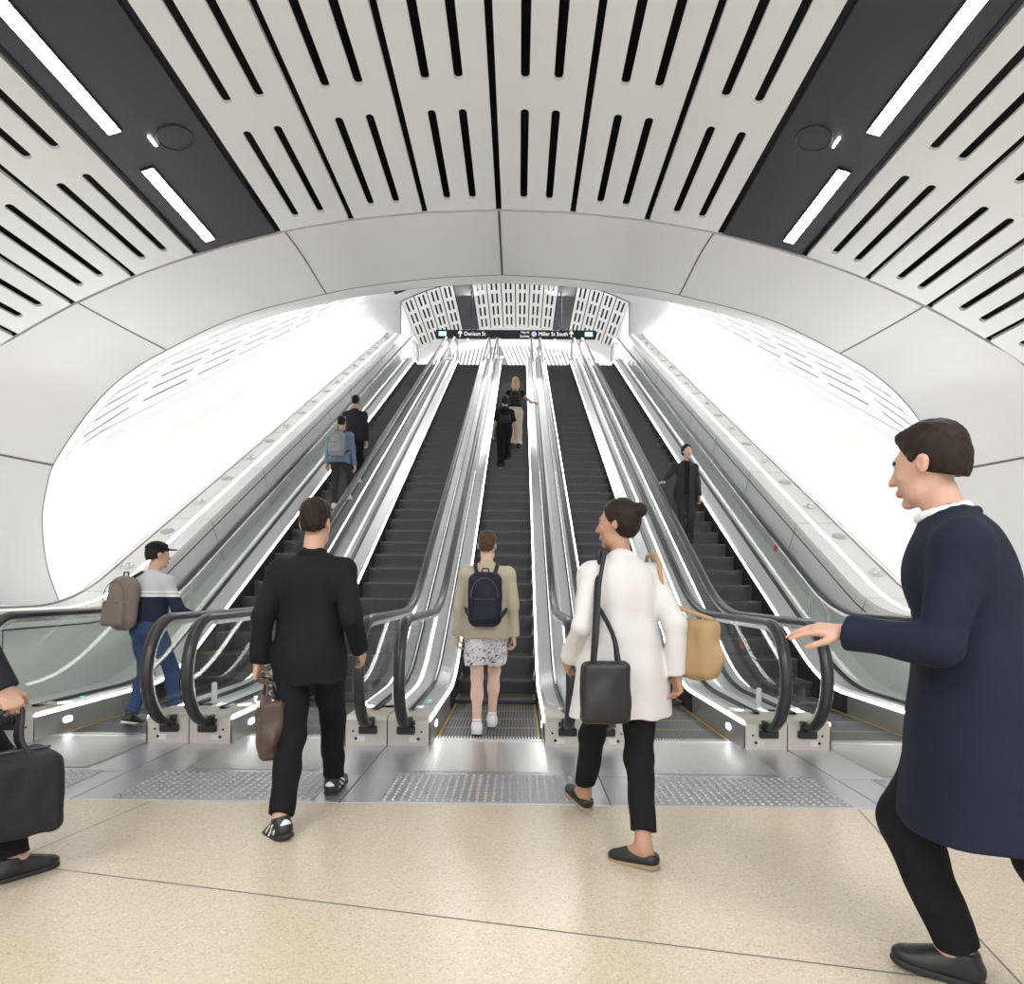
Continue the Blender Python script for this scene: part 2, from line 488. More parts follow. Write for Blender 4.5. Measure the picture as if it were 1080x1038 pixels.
for sg in (-1, 1):
    # margin
    al = [aR * k / 60 for k in range(61)]
    R_ = []
    for j in range(9):
        t = j / 8
        row = []
        for a in al:
            i, f = prof(a); by = B[i][1] * (1 - f) + B[min(i + 1, NP - 1)][1] * f
            row.append(mir(tunp(a, by + (margin_y(a) - by) * t, 0), sg))
        R_.append(row)
    mb.grid(R_)
    for c in range(ncol):
        a0, a1 = c * cw, (c + 1) * cw
        am = (a0 + a1) / 2
        def fn(u, v, off, sg=sg, a0=a0, a1=a1):
            # v in [0,1] maps from margin to the end
            y = margin_y(u) + (YEND - margin_y(u)) * v
            return mir(tunp(u, y, off), sg)
        nrow = 10
        for r_ in range(nrow):
            v0, v1 = r_ / nrow, (r_ + 1) / nrow
            g = .1 / nrow; sh = 0
            L = (YEND - YS0) / nrow
            hw = .028
            # slots are drawn in (arc, v) space: scale v so the ends stay round
            K = (YEND - YS0)
            def fn2(u, w, off, fn=fn, K=K): return fn(u, w / K, off)
            if c % 2 == 0 and False: pass
            slot_cell(mb, a0, a1, v0 * K, v1 * K, hw, v0 * K + .16, v1 * K - .16, fn2, .02)
    a0, a1 = ncol * cw, aR
    mb.grid([[mir(tunp(a, margin_y(a) + (YEND - margin_y(a)) * t, 0), sg) for a in (a0, a1)] for t in np.linspace(0, 1, 60) ** 1.8])
    mbb.grid([[mir(tunp(a, margin_y(a) + (YEND - margin_y(a)) * t, .06), sg) for a in np.linspace(0, aR, 40)] for t in np.linspace(0, 1, 50) ** 1.8])
    trim([mir(tunp(aR, margin_y(aR) + (YEND - margin_y(aR)) * t, 0), sg) for t in np.linspace(0, 1, 30)], .007, 'slotback')
    trim([mir(tunp(a, margin_y(a), 0), sg) for a in np.linspace(0, aR, 40)], .006, 'slotback')
struct(mb.build('ceiling_tunnel', M['wallw'], smooth=False))
struct(mbb.build('ceiling_tunnel_void', M['slotback'], smooth=True))

# ledge beside the outer balustrades (white capping, led line, spot ledge) and its cladding face
XF, XL, XW = 4.30, 4.55, 4.875
ysL = list(np.linspace(4.6, 6.4, 5)) + list(np.linspace(6.6, 8.6, 15)) + list(np.linspace(9, 24.2, 14)) + [24.4, 24.6]
def zled(y): return zline(y, 1.05, foot_q, 99, .35)
for sg, nm in ((-1, 'left'), (1, 'right')):
    mb = MB()
    prof_l = [(XF, -.06), (XF, 0), (XL - .025, 0), (XL - .025, -.02), (XL + .025, -.02), (XL + .025, 0), (XW + .02, 0)]
    mb.grid([[(sg * x, y, zled(y) + dz) for x, dz in prof_l] for y in ysL])
    # wide landing shelf in front where the wall swings away
    xa = 6.5
    mb.add([(sg * (XW), 4.6, 1.05), (sg * xa, 4.6, 1.05), (sg * xa, 7.1, 1.05), (sg * XW, 7.1, 1.05)], [(0, 1, 2, 3)])
    mb.add([(sg * XF, 4.6, 1.05), (sg * xa, 4.6, 1.05), (sg * xa, 4.6, 0), (sg * XF, 4.6, 0)], [(0, 1, 2, 3)])
    struct(mb.build('baseboard_' + nm, M['white']))
    mb = MB(); mb.grid([[(sg * (x), y, zled(y) + dz) for x, dz in ((XL - .022, -.004), (XL + .022, -.004))] for y in ysL])
    o = mb.build('ledge_light', M['led'])
    tag(o, 'long white light line set in the ledge along the %s wall of the escalators' % nm, 'light')
    mb = MB()
    def zd(y): return zline(y, .22, QN + .16, ZTOP + .2, .3)
    mb.grid([[(sg * XF, y, z) for z in (zled(y) - .06, zled(y) - .16)] for y in ysL])
    mb.grid([[(sg * XF, y, z) for z in (zled(y) - .17, zd(y))] for y in ysL])
    mb.grid([[(sg * XF, y, zd(y)), (sg * 4.075, y, zd(y))] for y in ysL])
    struct(mb.build('wall_%s_cladding' % nm, M['face']))
    trim([(sg * (XF - .001), y, zled(y) - .165) for y in ysL], .008, 'groove')
    trim([(sg * XW, y, zled(y) + .004) for y in ysL], .016, 'joint')
    for y in np.arange(5.6, 24.4, 1.9):
        k = .0 if y < 7 else 1
        zt = zled(y)
        dy = .42 * k
        trim([(sg * (XF - .001), y, zt - .02), (sg * (XF - .001), y + dy, zline(y + dy, .22, QN + .16, 99, .3))], .004, 'groove')
        trim([(sg * XF, y, zt + .001), (sg * XW, y, zt + .001)], .0025, 'slotback')
# front hall side walls, closing the vault down to the floor
for sg, nm in ((-1, 'wall_hall_left'), (1, 'wall_hall_right')):
    mb = MB(); xx, yy, zz = vault_pt(6.93, 0)
    mb.grid([[(sg * xx, y, zz), (sg * (xx + .25), y, 1.8), (sg * (xx + .25), y, 0)] for y in (-6, YE + .02)])
    # return between the hall wall and the flared fascia
    lo_ = [i for i in range(NP) if A[i][0] > 5.6]
    mb.grid([[mir((A[i][0], YE + .02, A[i][1]), sg), mir((xx + .27, YE + .02, A[i][1]), sg)] for i in lo_])
    mb.grid([[mir((6.38, YE + .02, z), sg), mir((xx + .27, YE + .02, z), sg)] for z in (1.06, 0)])
    struct(mb.build(nm, M['grc']))

# ------------------------------------------------------------------ upper concourse
C2 = 13.95; Y2 = 26.0; Y2E = 31.0; S2 = 4.80
def cyl2(u, v, off): return vault_pt(u, v, C2, off)
rows2 = [(30.85 - .98, 30.85)]
while rows2[-1][0] > Y2 + 1.1: rows2.append((rows2[-1][0] - 1.22, rows2[-1][1] - 1.22))
mb = MB()
def panel2(s0, s1): slotted_panel(mb, s0, s1, Y2E, rows2, cyl2, .04, .022)
for i in range(6): panel2(-1.8 + .6 * i, -1.2 + .6 * i)
for i in range(4):
    s0, s1 = 2.56 + .56 * i, 3.12 + .56 * i
    panel2(s0, s1); panel2(-s1, -s0)
struct(mb.build('ceiling_upper', M['upceil']))
mb = MB(); sx = np.linspace(-S2 - .1, S2 + .1, 50)
mb.grid([[vault_pt(s, y, C2, .2) for s in sx] for y in (Y2 - .6, Y2E + .4)])
mb.grid([[vault_pt(s, Y2E + .4, C2, o) for s in sx] for o in (.02, .2)])
struct(mb.build('ceiling_upper_void', M['void'], smooth=True))
for sg, nm in ((-1, 'left'), (1, 'right')):
    mb = MB(); sl = np.linspace(1.82, 2.54, 6); mb.grid([[vault_pt(sg * s, y, C2) for s in sl] for y in (Y2 - .1, Y2E)])
    struct(mb.build('ceiling_upper_service_' + nm, M['dark']))
# flare from the tunnel end to the upper vault
mb = MB()
for sg in (-1, 1):
    R_ = []
    tgt = []
    for i in range(NP):
        a = min(arcB[i] * S2 / aR, S2) if i <= RIM else S2
        p = np.array(vault_pt(a, Y2, C2))
        if i > RIM:
            f = (i - RIM) / (NP - 1 - RIM); p = p + np.array([0.0, 0, -(p[2] - 9.7) * f])
        tgt.append(p)
    for t in np.linspace(0, 1, 9):
        row = []
        for i in range(NP):
            p0 = tun(i, YEND); p1 = tgt[i]
            m0 = np.array([0, 1, .35]) * 1.0; m1 = np.array([(p1 - p0)[0] * 1.5, .6, (p1 - p0)[2] * .6])
            row.append(mir(hermite(p0, m0, p1, m1, t), sg))
        R_.append(row)
    mb.grid(R_)
    trim([mir(p, sg) for p in tgt], .02, 'joint')
struct(mb.build('ceiling_upper_portal', M['grc'], smooth=True))
mb = MB()
for sg in (-1, 1):
    x, y, z = vault_pt(S2, 0, C2)
    mb.grid([[(sg * x, yy, z), (sg * (x + .15), yy, 12.0), (sg * (x + .15), yy, ZTOP)] for yy in (Y2, Y2E + 8)])
struct(mb.build('wall_upper', M['grc']))
struct(rect('floor_upper', -7, 7, 24.9, 46, ZTOP, 'paletop'))
# smooth beam closing the first upper vault
mb = MB(); sv = np.linspace(-S2 - .3, S2 + .3, 40)
def bandp(s, y, dz): x, _, z = vault_pt(s, 0, C2); return (x, y, z + dz)
mb.grid([[bandp(s, Y2E, .0) for s in sv], [bandp(s, Y2E + .3, -.26) for s in sv], [bandp(s, Y2E + 1.6, -.30) for s in sv]])
struct(mb.build('ceiling_upper_band', M['upceil'], smooth=True))
# the slotted soffit further on, coming down behind the beam with its slots on the slant
def far(u, v, off): return (u + (v * .55 if u > -1.1 else -v * .35), 33.2 + v * .75 + off, 14.3 - v)
for a, b, nm in ((-7.2, -1.15, 'left'), (-1.0, 7.4, 'right')):
    mb = MB(); n_ = int((b - a) / .21)
    for i in range(n_):
        u0, u1 = a + .21 * i, a + .21 * i + .125
        mb.grid([[far(u0, v, o) for v in (-.3, .8, 2.0, 3.2, 4.4)] for o in (0.03,)] + [[far(u, v, 0) for v in (-.3, .8, 2.0, 3.2, 4.4)] for u in (u0, u1)])
    struct(mb.build('wall_far_' + nm, M['upceil']))
struct(mesh('wall_far_void', [(-9, 33.3, 15), (9, 33.3, 15), (9, 37.4, ZTOP), (-9, 37.4, ZTOP)], [(0, 1, 2, 3)], M['joint']))
# ------------------------------------------------------------------ escalators
YB0 = 5.23                       # front face of the newel bases
HX = .66                         # handrail centre
NRY, NRZ, NZC, NY = .36, .425, .605, 5.25
HQ = -3.26
HTOP = 11.02; YTOPN = 25.5
ys_path = list(np.linspace(5.25, 6.2, 5)) + list(np.linspace(6.4, 8.6, 18)) + list(np.linspace(9, 23.2, 16)) + list(np.linspace(23.5, 25.5, 14))
def h_hand(y): return zline(y, 1.03, HQ, HTOP, .36)
def h_deck(y): return zline(y, .235, QN + .235, ZTOP + .3, .3)      # inner deck at the glass
def h_skirt(y): return zline(y, .20, QN + .105, ZTOP + .2, .3)      # top of the skirt
def h_nose(y): return zline(y, 0, QN, ZTOP, .22)

def hand_path():
    """centre line of one handrail in (y, z)"""
    p = []
    for k in range(0, 21):                      # from the foot forward and up round the newel
        a = -PI / 2 + PI * k / 20
        p.append((NY - NRY * math.cos(a), NZC + NRZ * math.sin(a)))
    p = [(NY + .10, NZC - NRZ - .005), (NY + .04, NZC - NRZ)] + p
    for y in ys_path[1:]: p.append((y, h_hand(y)))
    zt = h_hand(YTOPN); c = zt - .42
    for k in range(1, 15):
        a = PI / 2 - PI * k / 14
        p.append((YTOPN + .36 * math.cos(a), c + .42 * math.sin(a)))
    return p
def sweep_yz(path, prof, close=True):
    """prof: (across x, along the normal) offsets, swept along a path in the y-z plane"""
    R_ = []
    n = len(path)
    for i, (y, z) in enumerate(path):
        a = path[max(i - 1, 0)]; b = path[min(i + 1, n - 1)]
        ty, tz = b[0] - a[0], b[1] - a[1]; l = math.hypot(ty, tz) or 1; ty /= l; tz /= l
        ny, nz = -tz, ty            # left of travel: outward of the loop, upward on the run
        R_.append([(x, y + ny * o, z + nz * o) for x, o in prof])
    return R_
def outward(path):
    return path
HP = hand_path()
def hand_mesh():
    mb = MB()
    w, h = .043, .03
    pr = []
    for k in range(0, 9):
        a = PI * k / 8
        pr.append((w * math.cos(a), .012 + h * math.sin(a) * .9))
    pr += [(-w, -.012), (-w + .014, -.02), (w - .014, -.02), (w, -.012)]
    mb.grid(sweep_yz(HP, pr), closed=True)
    return mb
def guide_mesh():
    mb = MB(); pr = [(.02, -.022), (-.02, -.022), (-.026, -.055), (.026, -.055)]
    mb.grid(sweep_yz(HP[2:-1], pr), closed=True); return mb
def plate_between(y0, y1, x, t, lo, hi, n):
    """vertical plate of thickness t between two height functions"""
    mb = MB(); ys = np.linspace(y0, y1, n)
    mb.grid([[(x - t, y, lo(y)), (x - t, y, hi(y)), (x + t, y, hi(y)), (x + t, y, lo(y))] for y in ys], closed=True)
    for y in (ys[0], ys[-1]):
        mb.add([(x - t, y, lo(y)), (x - t, y, hi(y)), (x + t, y, hi(y)), (x + t, y, lo(y))], [(0, 1, 2, 3)])
    return mb
def g_hi(y):
    if y < NY: 
        u = min(1, max(0, (NY - y) / (NRY - .05))); return NZC + (NRZ - .05) * math.sqrt(max(0, 1 - u * u))
    return h_hand(y) - .05
def g_lo(y):
    if y < NY:
        u = min(1, max(0, (NY - y) / (NRY - .05))); return NZC - (NRZ - .05) * math.sqrt(max(0, 1 - u * u))
    return h_deck(y) - .01 if y > 5.6 else .225
GJ = [NY - NRY + .055, 6.15, 7.55] + [7.55 + 1.55 * i for i in range(1, 12)]
GJ = [g for g in GJ if g < 25.0] + [25.6]

def ribbed_tread():
    """one step: a ribbed tread with yellow border and a curved, ribbed riser"""
    mb = MB(); W = .45; D = .40
    n = 30; rib = []
    for k in range(n):
        x0 = -W + 2 * W * k / n; d = 2 * W / n
        rib += [(x0, -.008), (x0 + d * .45, -.008), (x0 + d * .45, 0), (x0 + d, 0)]
    mb.grid([[(x, 0, z) for x, z in rib], [(x, D, z) for x, z in rib]], mi=0)
    # curved riser
    R_ = []
    for k in range(7):
        t = k / 6
        R_.append([(x, .0 + .035 * math.sin(t * PI / 2) * 1.0 + z * .9, -.27 * t) for x, z in rib])
    mb.grid(R_, mi=1)
    # bullnose lip
    mb.box(-W, W, -.004, .03, -.022, -.001, 0)
    mb.box(-W, -W + .025, 0, D, -.004, .002, 2); mb.box(W - .025, W, 0, D, -.004, .002, 2)
    mb.box(-W, W, D - .022, D, -.006, -.001, 2)
    return mb

src = {}
def get(key, builder, name, mats, parent, loc=(0, 0, 0), smooth=None, label=None):
    """first use builds the mesh, later uses share its data"""
    if key not in src:
        o = builder().build(name, mats, parent, recalc=True)
        if smooth: smooth_by_angle(o, smooth)
        src[key] = o.data
        o.location = loc
    else:
        o = bpy.data.objects.new(name, src[key]); o.location = loc; link(o, parent)
    if label: o['label'] = label
    return o

def base_mesh(side):
    def f():
        mb = MB(); a, b = .475, .812
        # chamfered block, its top running up into the deck
        pf = [(YB0, 0), (YB0, .205), (YB0 + .03, .235), (5.62, .235), (5.62, 0)]
        vs = [(side * a, y, z) for y, z in pf] + [(side * b, y, z) for y, z in pf]
        n = len(pf)
        mb.add(vs, [tuple(range(n)), tuple(range(2 * n - 1, n - 1, -1))] + [(i, (i + 1) % n, n + (i + 1) % n, n + i) for i in range(n)])
        return mb
    return f
def shoe_mesh(side):
    def f():
        mb = MB(); x = side * HX
        mb.rbox(x - .075, x + .075, YB0 - .035, YB0 + .06, .095, .16, .012)
        mb.rbox(x - .055, x + .055, YB0 - .05, YB0 + .04, .15, .235, .02)
        mb.tube([(x + side * -.06, YB0 - .02, .19), (x + side * -.075, YB0 - .02, .19)], .02, 12)
        return mb
    return f
def skirt_mesh(side):
    def f():
        mb = MB(); ys = [YB0 + .0] + ys_path
        mb.grid([[(side * .462, y, h_nose(y) - .25 if y > 6.2 else -.02), (side * .462, y, h_skirt(y)), (side * .478, y, h_skirt(y)), (side * .478, y, h_nose(y) - .25 if y > 6.2 else -.02)] for y in ys], closed=True)
        return mb
    return f
def light_mesh(side):
    def f():
        mb = MB(); ys = ys_path
        mb.grid([[(side * .461, y, h_skirt(y) - .002), (side * .461, y, h_skirt(y) + .018), (side * .485, y, h_skirt(y) + .022), (side * .485, y, h_skirt(y) - .002)] for y in ys], closed=True)
        return mb
    return f
def inner_mesh(side):
    def f():
        mb = MB(); ys = [y for y in ys_path if y > 5.5]
        mb.grid([[(side * .480, y, h_skirt(y) + .02), (side * .51, y, h_skirt(y) + .05), (side * .635, y, h_deck(y)), (side * .635, y, h_deck(y) - .06), (side * .480, y, h_skirt(y) - .02)] for y in ys], closed=True)
        return mb
    return f
def outer_mesh(side):
    def f():
        mb = MB(); ys = [y for y in ys_path if y > 5.5]
        mb.grid([[(side * .685, y, h_deck(y) - .06), (side * .685, y, h_deck(y)), (side * .812, y, h_deck(y) + .006), (side * .812, y, h_deck(y) - .06)] for y in ys], closed=True)
        return mb
    return f
def brush_mesh(side):
    def f():
        mb = MB(); ys = [y for y in ys_path if y > 6.7]
        mb.grid([[(side * .453, y, h_nose(y) - .25), (side * .453, y, h_skirt(y) - .012), (side * .4615, y, h_skirt(y) - .012), (side * .4615, y, h_nose(y) - .25)] for y in ys], closed=True)
        return mb
    return f
def clamp_mesh(side):
    def f():
        mb = MB(); ys = [y for y in ys_path if y > 5.45]
        for s in (-1, 1):
            x = side * HX + s * .016
            mb.grid([[(x - .008, y, h_deck(y) - .02), (x - .008, y, h_deck(y) + .02), (x + .008, y, h_deck(y) + .02), (x + .008, y, h_deck(y) - .02)] for y in ys], closed=True)
        return mb
    return f
def topshield(side):
    def f():
        mb = MB(); x = side * .64
        # bright end profile of the glass where it drops to the upper landing
        mb.tube([(x, 25.02, h_hand(25.0) - .05), (x, 25.3, ZTOP + .75), (x, 25.5, ZTOP + .3)], .022, 8)
        return mb
    return f
def comb_mesh():
    mb = MB()
    n = 34
    for k in range(n):
        x = -.45 + .9 * k / n
        mb.box(x, x + .012, 5.46, 5.55, -.004, .008)
    mb.box(-.46, .46, 5.40, 5.475, -.01, .007)
    return mb
def landing_mesh():
    mb = MB(); W = .47; n = 46; rib = []
    for k in range(n):
        x0 = -W + 2 * W * k / n; d = 2 * W / n
        rib += [(x0, .001), (x0 + d * .5, .001), (x0 + d * .5, .005), (x0 + d, .005)]
    mb.grid([[(x, y, z) for x, z in rib] for y in (4.50, 5.42)])
    return mb
def sensor_mesh():
    mb = MB(); mb.lathe([(.03, 0), (.03, .02), (.024, .03), (.024, .17), (.018, .185), (.005, .19)], 16, Matrix.Translation((.775, 5.75, .235))); return mb
def footlight(side):
    def f():
        mb = MB(); x = side * .4605
        pts = []
        for k in range(20):
            a = 2 * PI * k / 20
            y = .055 * math.copysign(abs(math.cos(a)) ** .7, math.cos(a)); z = .026 * math.copysign(abs(math.sin(a)) ** .8, math.sin(a))
            pts.append((x, 5.62 + y, .105 + z))
        mb.add(pts, [tuple(range(20))]); mb.add([(x + side * -.002, p[1], p[2]) for p in pts], [tuple(range(20))])
        return mb
    return f
def sticker_mesh(side, w=.07, l=.09):
    def f():
        mb = MB(); y0 = 5.78
        z0, z1 = h_skirt(y0) + .05, h_deck(y0)
        def P(u, v): # u across, v along
            x = .525 + u; y = y0 + v
            return (side * x, y, h_skirt(y) + .05 + (h_deck(y) - h_skirt(y) - .05) * (x - .51) / .125 + .0022)
        mb.add([P(0, 0), P(w, 0), P(w, l), P(0, l)], [(0, 1, 2, 3)])
        return mb
    return f
def picto_mesh(side):
    """three little walking-figure pictograms"""
    def f():
        mb = MB()
        def P(u, v):
            x = .53 + u; y = 5.79 + v
            return (side * x, y, h_skirt(y) + .05 + (h_deck(y) - h_skirt(y) - .05) * (x - .51) / .125 + .0032)
        for k in range(3):
            v0 = .012 + k * .075
            mb.add([P(.035, v0 + .01), P(.05, v0 + .01), P(.05, v0 + .028), P(.035, v0 + .028)], [(0, 1, 2, 3)])
            mb.add([P(.028, v0), P(.033, v0), P(.033, v0 + .045), P(.028, v0 + .045)], [(0, 1, 2, 3)])
            mb.add([P(.006, v0 + .005), P(.03, v0 + .012), P(.03, v0 + .026), P(.006, v0 + .02)], [(0, 1, 2, 3)])
            mb.add([P(.004, v0 + .036), P(.03, v0 + .022), P(.03, v0 + .03), P(.006, v0 + .05)], [(0, 1, 2, 3)])
        return mb
    return f
def plate_lab(side):
    def f():
        mb = MB(); x = .60
        mb.box(side * x - .035, side * x + .035, YB0 - .003, YB0, .03, .075); return mb
    return f
def keyhole(side):
    def f():
        mb = MB()
        for x, z, r in ((.56, .055, .013), (.535, .115, .009)):
            mb.tube([(side * x, YB0 - .004, z), (side * x, YB0 + .002, z)], r, 14)
        return mb
    return f

esc_labels = ['leftmost escalator, with a person in a grey backpack riding up it',
              'second escalator from the left, empty, beside the black-suited man',
              'middle escalator, with the person in floral shorts stepping onto it',
              'fourth escalator from the left, empty, behind the person in a white coat',
              'rightmost escalator, with a person in a black suit riding down']
NST = 52
def step_positions():
    out = []
    for i in range(NST):
        y = 5.56 + .40 * i
        z = h_nose(y)
        if y > 25: break
        out.append((y, z))
    return out
STEPS = step_positions()
escalators = []
for k in range(5):
    ex = 1.632 * (k - 2)
    e = empty('escalator', (ex, 0, 0)); tag(e, esc_labels[k], 'escalator', 'escalators rising side by side')
    escalators.append(e)
    for (y, z) in STEPS:
        get('step', ribbed_tread, 'step', [M['tread'], M['riser'], M['yellow']], e, (0, y, z - .002))
    get('landing', landing_mesh, 'landing_plate', M['steel'], e)
    get('comb', comb_mesh, 'comb_plate', M['steel'], e)
    for s in (-1, 1):
        sd = 'l' if s < 0 else 'r'
        get('skirt' + sd, skirt_mesh(s), 'skirt_panel', M['steel'], e)
        get('light' + sd, light_mesh(s), 'skirt_light', M['led'], e, label='white light line along the skirt')
        get('inner' + sd, inner_mesh(s), 'inner_deck', M['deck'], e)
        get('outer' + sd, outer_mesh(s), 'outer_deck', M['outdeck'], e)
        get('brush' + sd, brush_mesh(s), 'skirt_brush', M['brush'], e)
        get('clamp' + sd, clamp_mesh(s), 'glass_clamp', M['rubber'], e)
        get('hand', hand_mesh, 'handrail', M['rubber'], e, (s * HX, 0, 0), 50)
        get('guide', guide_mesh, 'handrail_guide', M['bright'], e, (s * HX, 0, 0), 40)
        for j in range(len(GJ) - 1):
            y0, y1 = GJ[j] + .004, GJ[j + 1] - .004
            get('glass%d' % j, lambda: plate_between(y0, y1, 0, .006, g_lo, g_hi, 14 if j < 3 else 5), 'glass_panel', M['glass'], e, (s * HX, 0, 0))
        b = get('base' + sd, base_mesh(s), 'newel_base', M['base'], e)
        get('plate' + sd, plate_lab(s), 'data_plate', M['sticker'], b)
        get('key' + sd, keyhole(s), 'key_switch', M['blackplastic'], b)
        get('shoe' + sd, shoe_mesh(s), 'handrail_inlet', M['blackplastic'], e)
        get('foot' + sd, footlight(s), 'foot_light', M['footled'], e, label='small glowing oval light low on the skirt')
        get('tops' + sd, topshield(s), 'end_profile', M['bright'], e)
        if (k, s) in ((4, -1), (3, 1), (3, -1)):
            st = get('stk' + sd, sticker_mesh(s, .075, .24), 'safety_sticker', M['sticker'], e, label='white sticker with blue safety pictograms')
            get('pic' + sd, picto_mesh(s), 'pictogram', M['stickb'], st)
        else:
            st = get('stg' + sd, sticker_mesh(s), 'safety_sticker', M['sticker'], e, label='small white sticker on the deck')
            if s < 0:
                def gl():
                    mb = MB(); mb.lathe([(.016, 0), (.016, .004), (.01, .007)], 14, Matrix.Translation((-.565, 5.95, h_skirt(5.95) + .05 + (h_deck(5.95) - h_skirt(5.95) - .05) * .055 / .125))); return mb
                get('gdot', gl, 'status_light', M['green'], e, label='small green status light')
    if k < 4: get('sensor', sensor_mesh, 'sensor_post', M['white'], e)
    if k in (3, 4):
        def redm():
            mb = MB(); mb.tube([(.012, 6.6 if k == 3 else 6.6, .62), (.014, 6.6, .62)], .001, 6); return mb
# red stop stickers on the glass of the rightmost escalator, and anti-climb guards on the outer decks
def red_sticker(y, z, r):
    def f():
        mb = MB(); n = 20
        pts = [(0, y + r * math.cos(2 * PI * i / n), z + r * math.sin(2 * PI * i / n)) for i in range(n)]
        mb.add([(-.0075, p[1], p[2]) for p in pts], [tuple(range(n))]); mb.add([(.0075, p[1], p[2]) for p in pts], [tuple(range(n))]); return mb
    return f
get('red0', red_sticker(6.75, .72, .04), 'warning_sticker', M['red'], escalators[4], (-HX, 0, 0), label='round red sticker on the glass')
get('red1', red_sticker(9.2, h_deck(9.2) + .5, .05), 'warning_sticker', M['red'], escalators[4], (HX, 0, 0), label='round red sticker on the glass')
def guard_mesh():
    mb = MB(); y0 = 8.35
    p = [(0, y0, h_deck(y0)), (0, y0 - .05, h_deck(y0) + .55), (0, y0 + .30, h_deck(y0) + .78)]
    mb.tube(p, .014, 10)
    y1 = 7.8
    mb.tube([(0, y1, h_deck(y1)), (0, y1 + .02, h_deck(y1) + .42), (0, y1 + .28, h_deck(y1) + .62)], .014, 10)
    mb.tube([(0, y1 + .02, h_deck(y1) + .40), (0, y0 - .05, h_deck(y0) + .34)], .008, 8)
    mb.box(-.02, .02, y0 - .06, y0 + .06, h_deck(y0) - .03, h_deck(y0) + .025); mb.box(-.02, .02, y1 - .06, y1 + .06, h_deck(y1) - .03, h_deck(y1) + .025)
    return mb
for k, s in ((0, -1), (4, 1)):
    get('guard', guard_mesh, 'anti_climb_guard', M['steel'], escalators[k], (s * .755, 0, 0))

# ------------------------------------------------------------------ tactile pads
def pad_mesh():
    mb = MB(); mb.box(-.61, .61, 3.86, 4.43, 0, .004)
    bm0 = MB()
    r, h = .0165, .009; ring = 10
    nx, ny = 24, 11
    for j in range(ny):
        for i in range(nx):
            x = -.61 + 1.22 * (i + .5) / nx; y = 3.86 + .57 * (j + .5) / ny
            vs = [(x + r * math.cos(2 * PI * q / ring), y + r * math.sin(2 * PI * q / ring), .004) for q in range(ring)] + \
                 [(x + r * .62 * math.cos(2 * PI * q / ring), y + r * .62 * math.sin(2 * PI * q / ring), .004 + h) for q in range(ring)]
            mb.add(vs, [(q, (q + 1) % ring, ring + (q + 1) % ring, ring + q) for q in range(ring)] + [tuple(range(ring, 2 * ring))])
    return mb
pl = ['at the foot of the leftmost escalator', 'at the foot of the second escalator, behind the black-suited man', 'in front of the middle escalator, complete and unobstructed',
      'in front of the fourth escalator, right of the black loafer', 'at the foot of the rightmost escalator, mostly behind the navy coat']
for k in range(5):
    o = get('pad', pad_mesh, 'tactile_paving', M['pad'], None, (1.632 * (k - 2) + .03, 0, 0))
    tag(o, 'steel studded tactile paving ' + pl[k], 'tactile paving', 'tactile pads before the escalators')

# ------------------------------------------------------------------ ceiling lights and speakers
def strip_mesh(y0, y1):
    def f():
        mb = MB(); mb.box(-.05, .05, y0, y1, -.012, .01); return mb
    return f
def housing(y0, y1):
    def f():
        mb = MB()
        for x0, x1 in ((-.062, -.051), (.051, .062)): mb.box(x0, x1, y0, y1, -.01, .012)
        mb.box(-.062, .062, y0 - .012, y0, -.01, .012); mb.box(-.062, .062, y1, y1 + .012, -.01, .012); return mb
    return f
def slope_at(s):
    x, _, _ = vault_pt(s, 0); return math.atan(-(.0842 * x + .0012 * x ** 3))
runs = [(5.60, 6.74, 'short', 'nearest the escalators'), (2.0, 5.14, 'long', 'running out at the top')]
for sg, nm in ((-1, 'left'), (1, 'right')):
    s = 3.09 * sg; x, _, z = vault_pt(s, 0)
    for y0, y1, ln, wh in runs:
        t = empty('ceiling_light', (x, 0, z - .004)); t.rotation_euler = (0, -slope_at(s), 0)
        tag(t, '%s glowing ceiling strip in the dark %s panel, %s' % (ln, nm, wh), 'ceiling light', 'strip lights in the dark ceiling panels')
        get('strip' + ln, strip_mesh(y0, y1), 'diffuser', M['ledceil'], t); get('house' + ln, housing(y0, y1), 'frame', M['blackplastic'], t)
    s = 2.70 * sg; x, _, z = vault_pt(s, 0)
    t = empty('ceiling_speaker', (x, 5.36, z - .003)); t.rotation_euler = (0, -slope_at(s), 0)
    tag(t, 'round dark ceiling speaker set in the %s dark ceiling panel' % nm, 'speaker', 'round speakers in the dark ceiling panels')
    def ring():
        mb = MB(); pts = [(.14 * math.cos(2 * PI * i / 40), .14 * math.sin(2 * PI * i / 40), 0) for i in range(40)]
        mb.tube(pts, .008, 8, closed=True); return mb
    def grille():
        mb = MB(); mb.lathe([(.134, .0), (.12, -.001), (.09, -.002), (.03, -.002), (.004, -.002)], 40); return mb
    get('ring', ring, 'trim_ring', M['dark'], t); get('grille', grille, 'grille', M['dark'], t)
    def bar():
        mb = MB(); mb.box(-.008, .008, -.055, .055, -.006, .002); return mb
    s2 = 2.88 * sg; x2, _, z2 = vault_pt(s2, 0)
    o = get('bar', bar, 'indicator_light', M['ledceil'], None, (x2, 5.33, z2 - .004)); o.rotation_euler = (0, -slope_at(s2), 0)
    tag(o, 'tiny white bar light beside the round speaker in the %s dark ceiling panel' % nm, 'light', 'bar lights by the speakers')

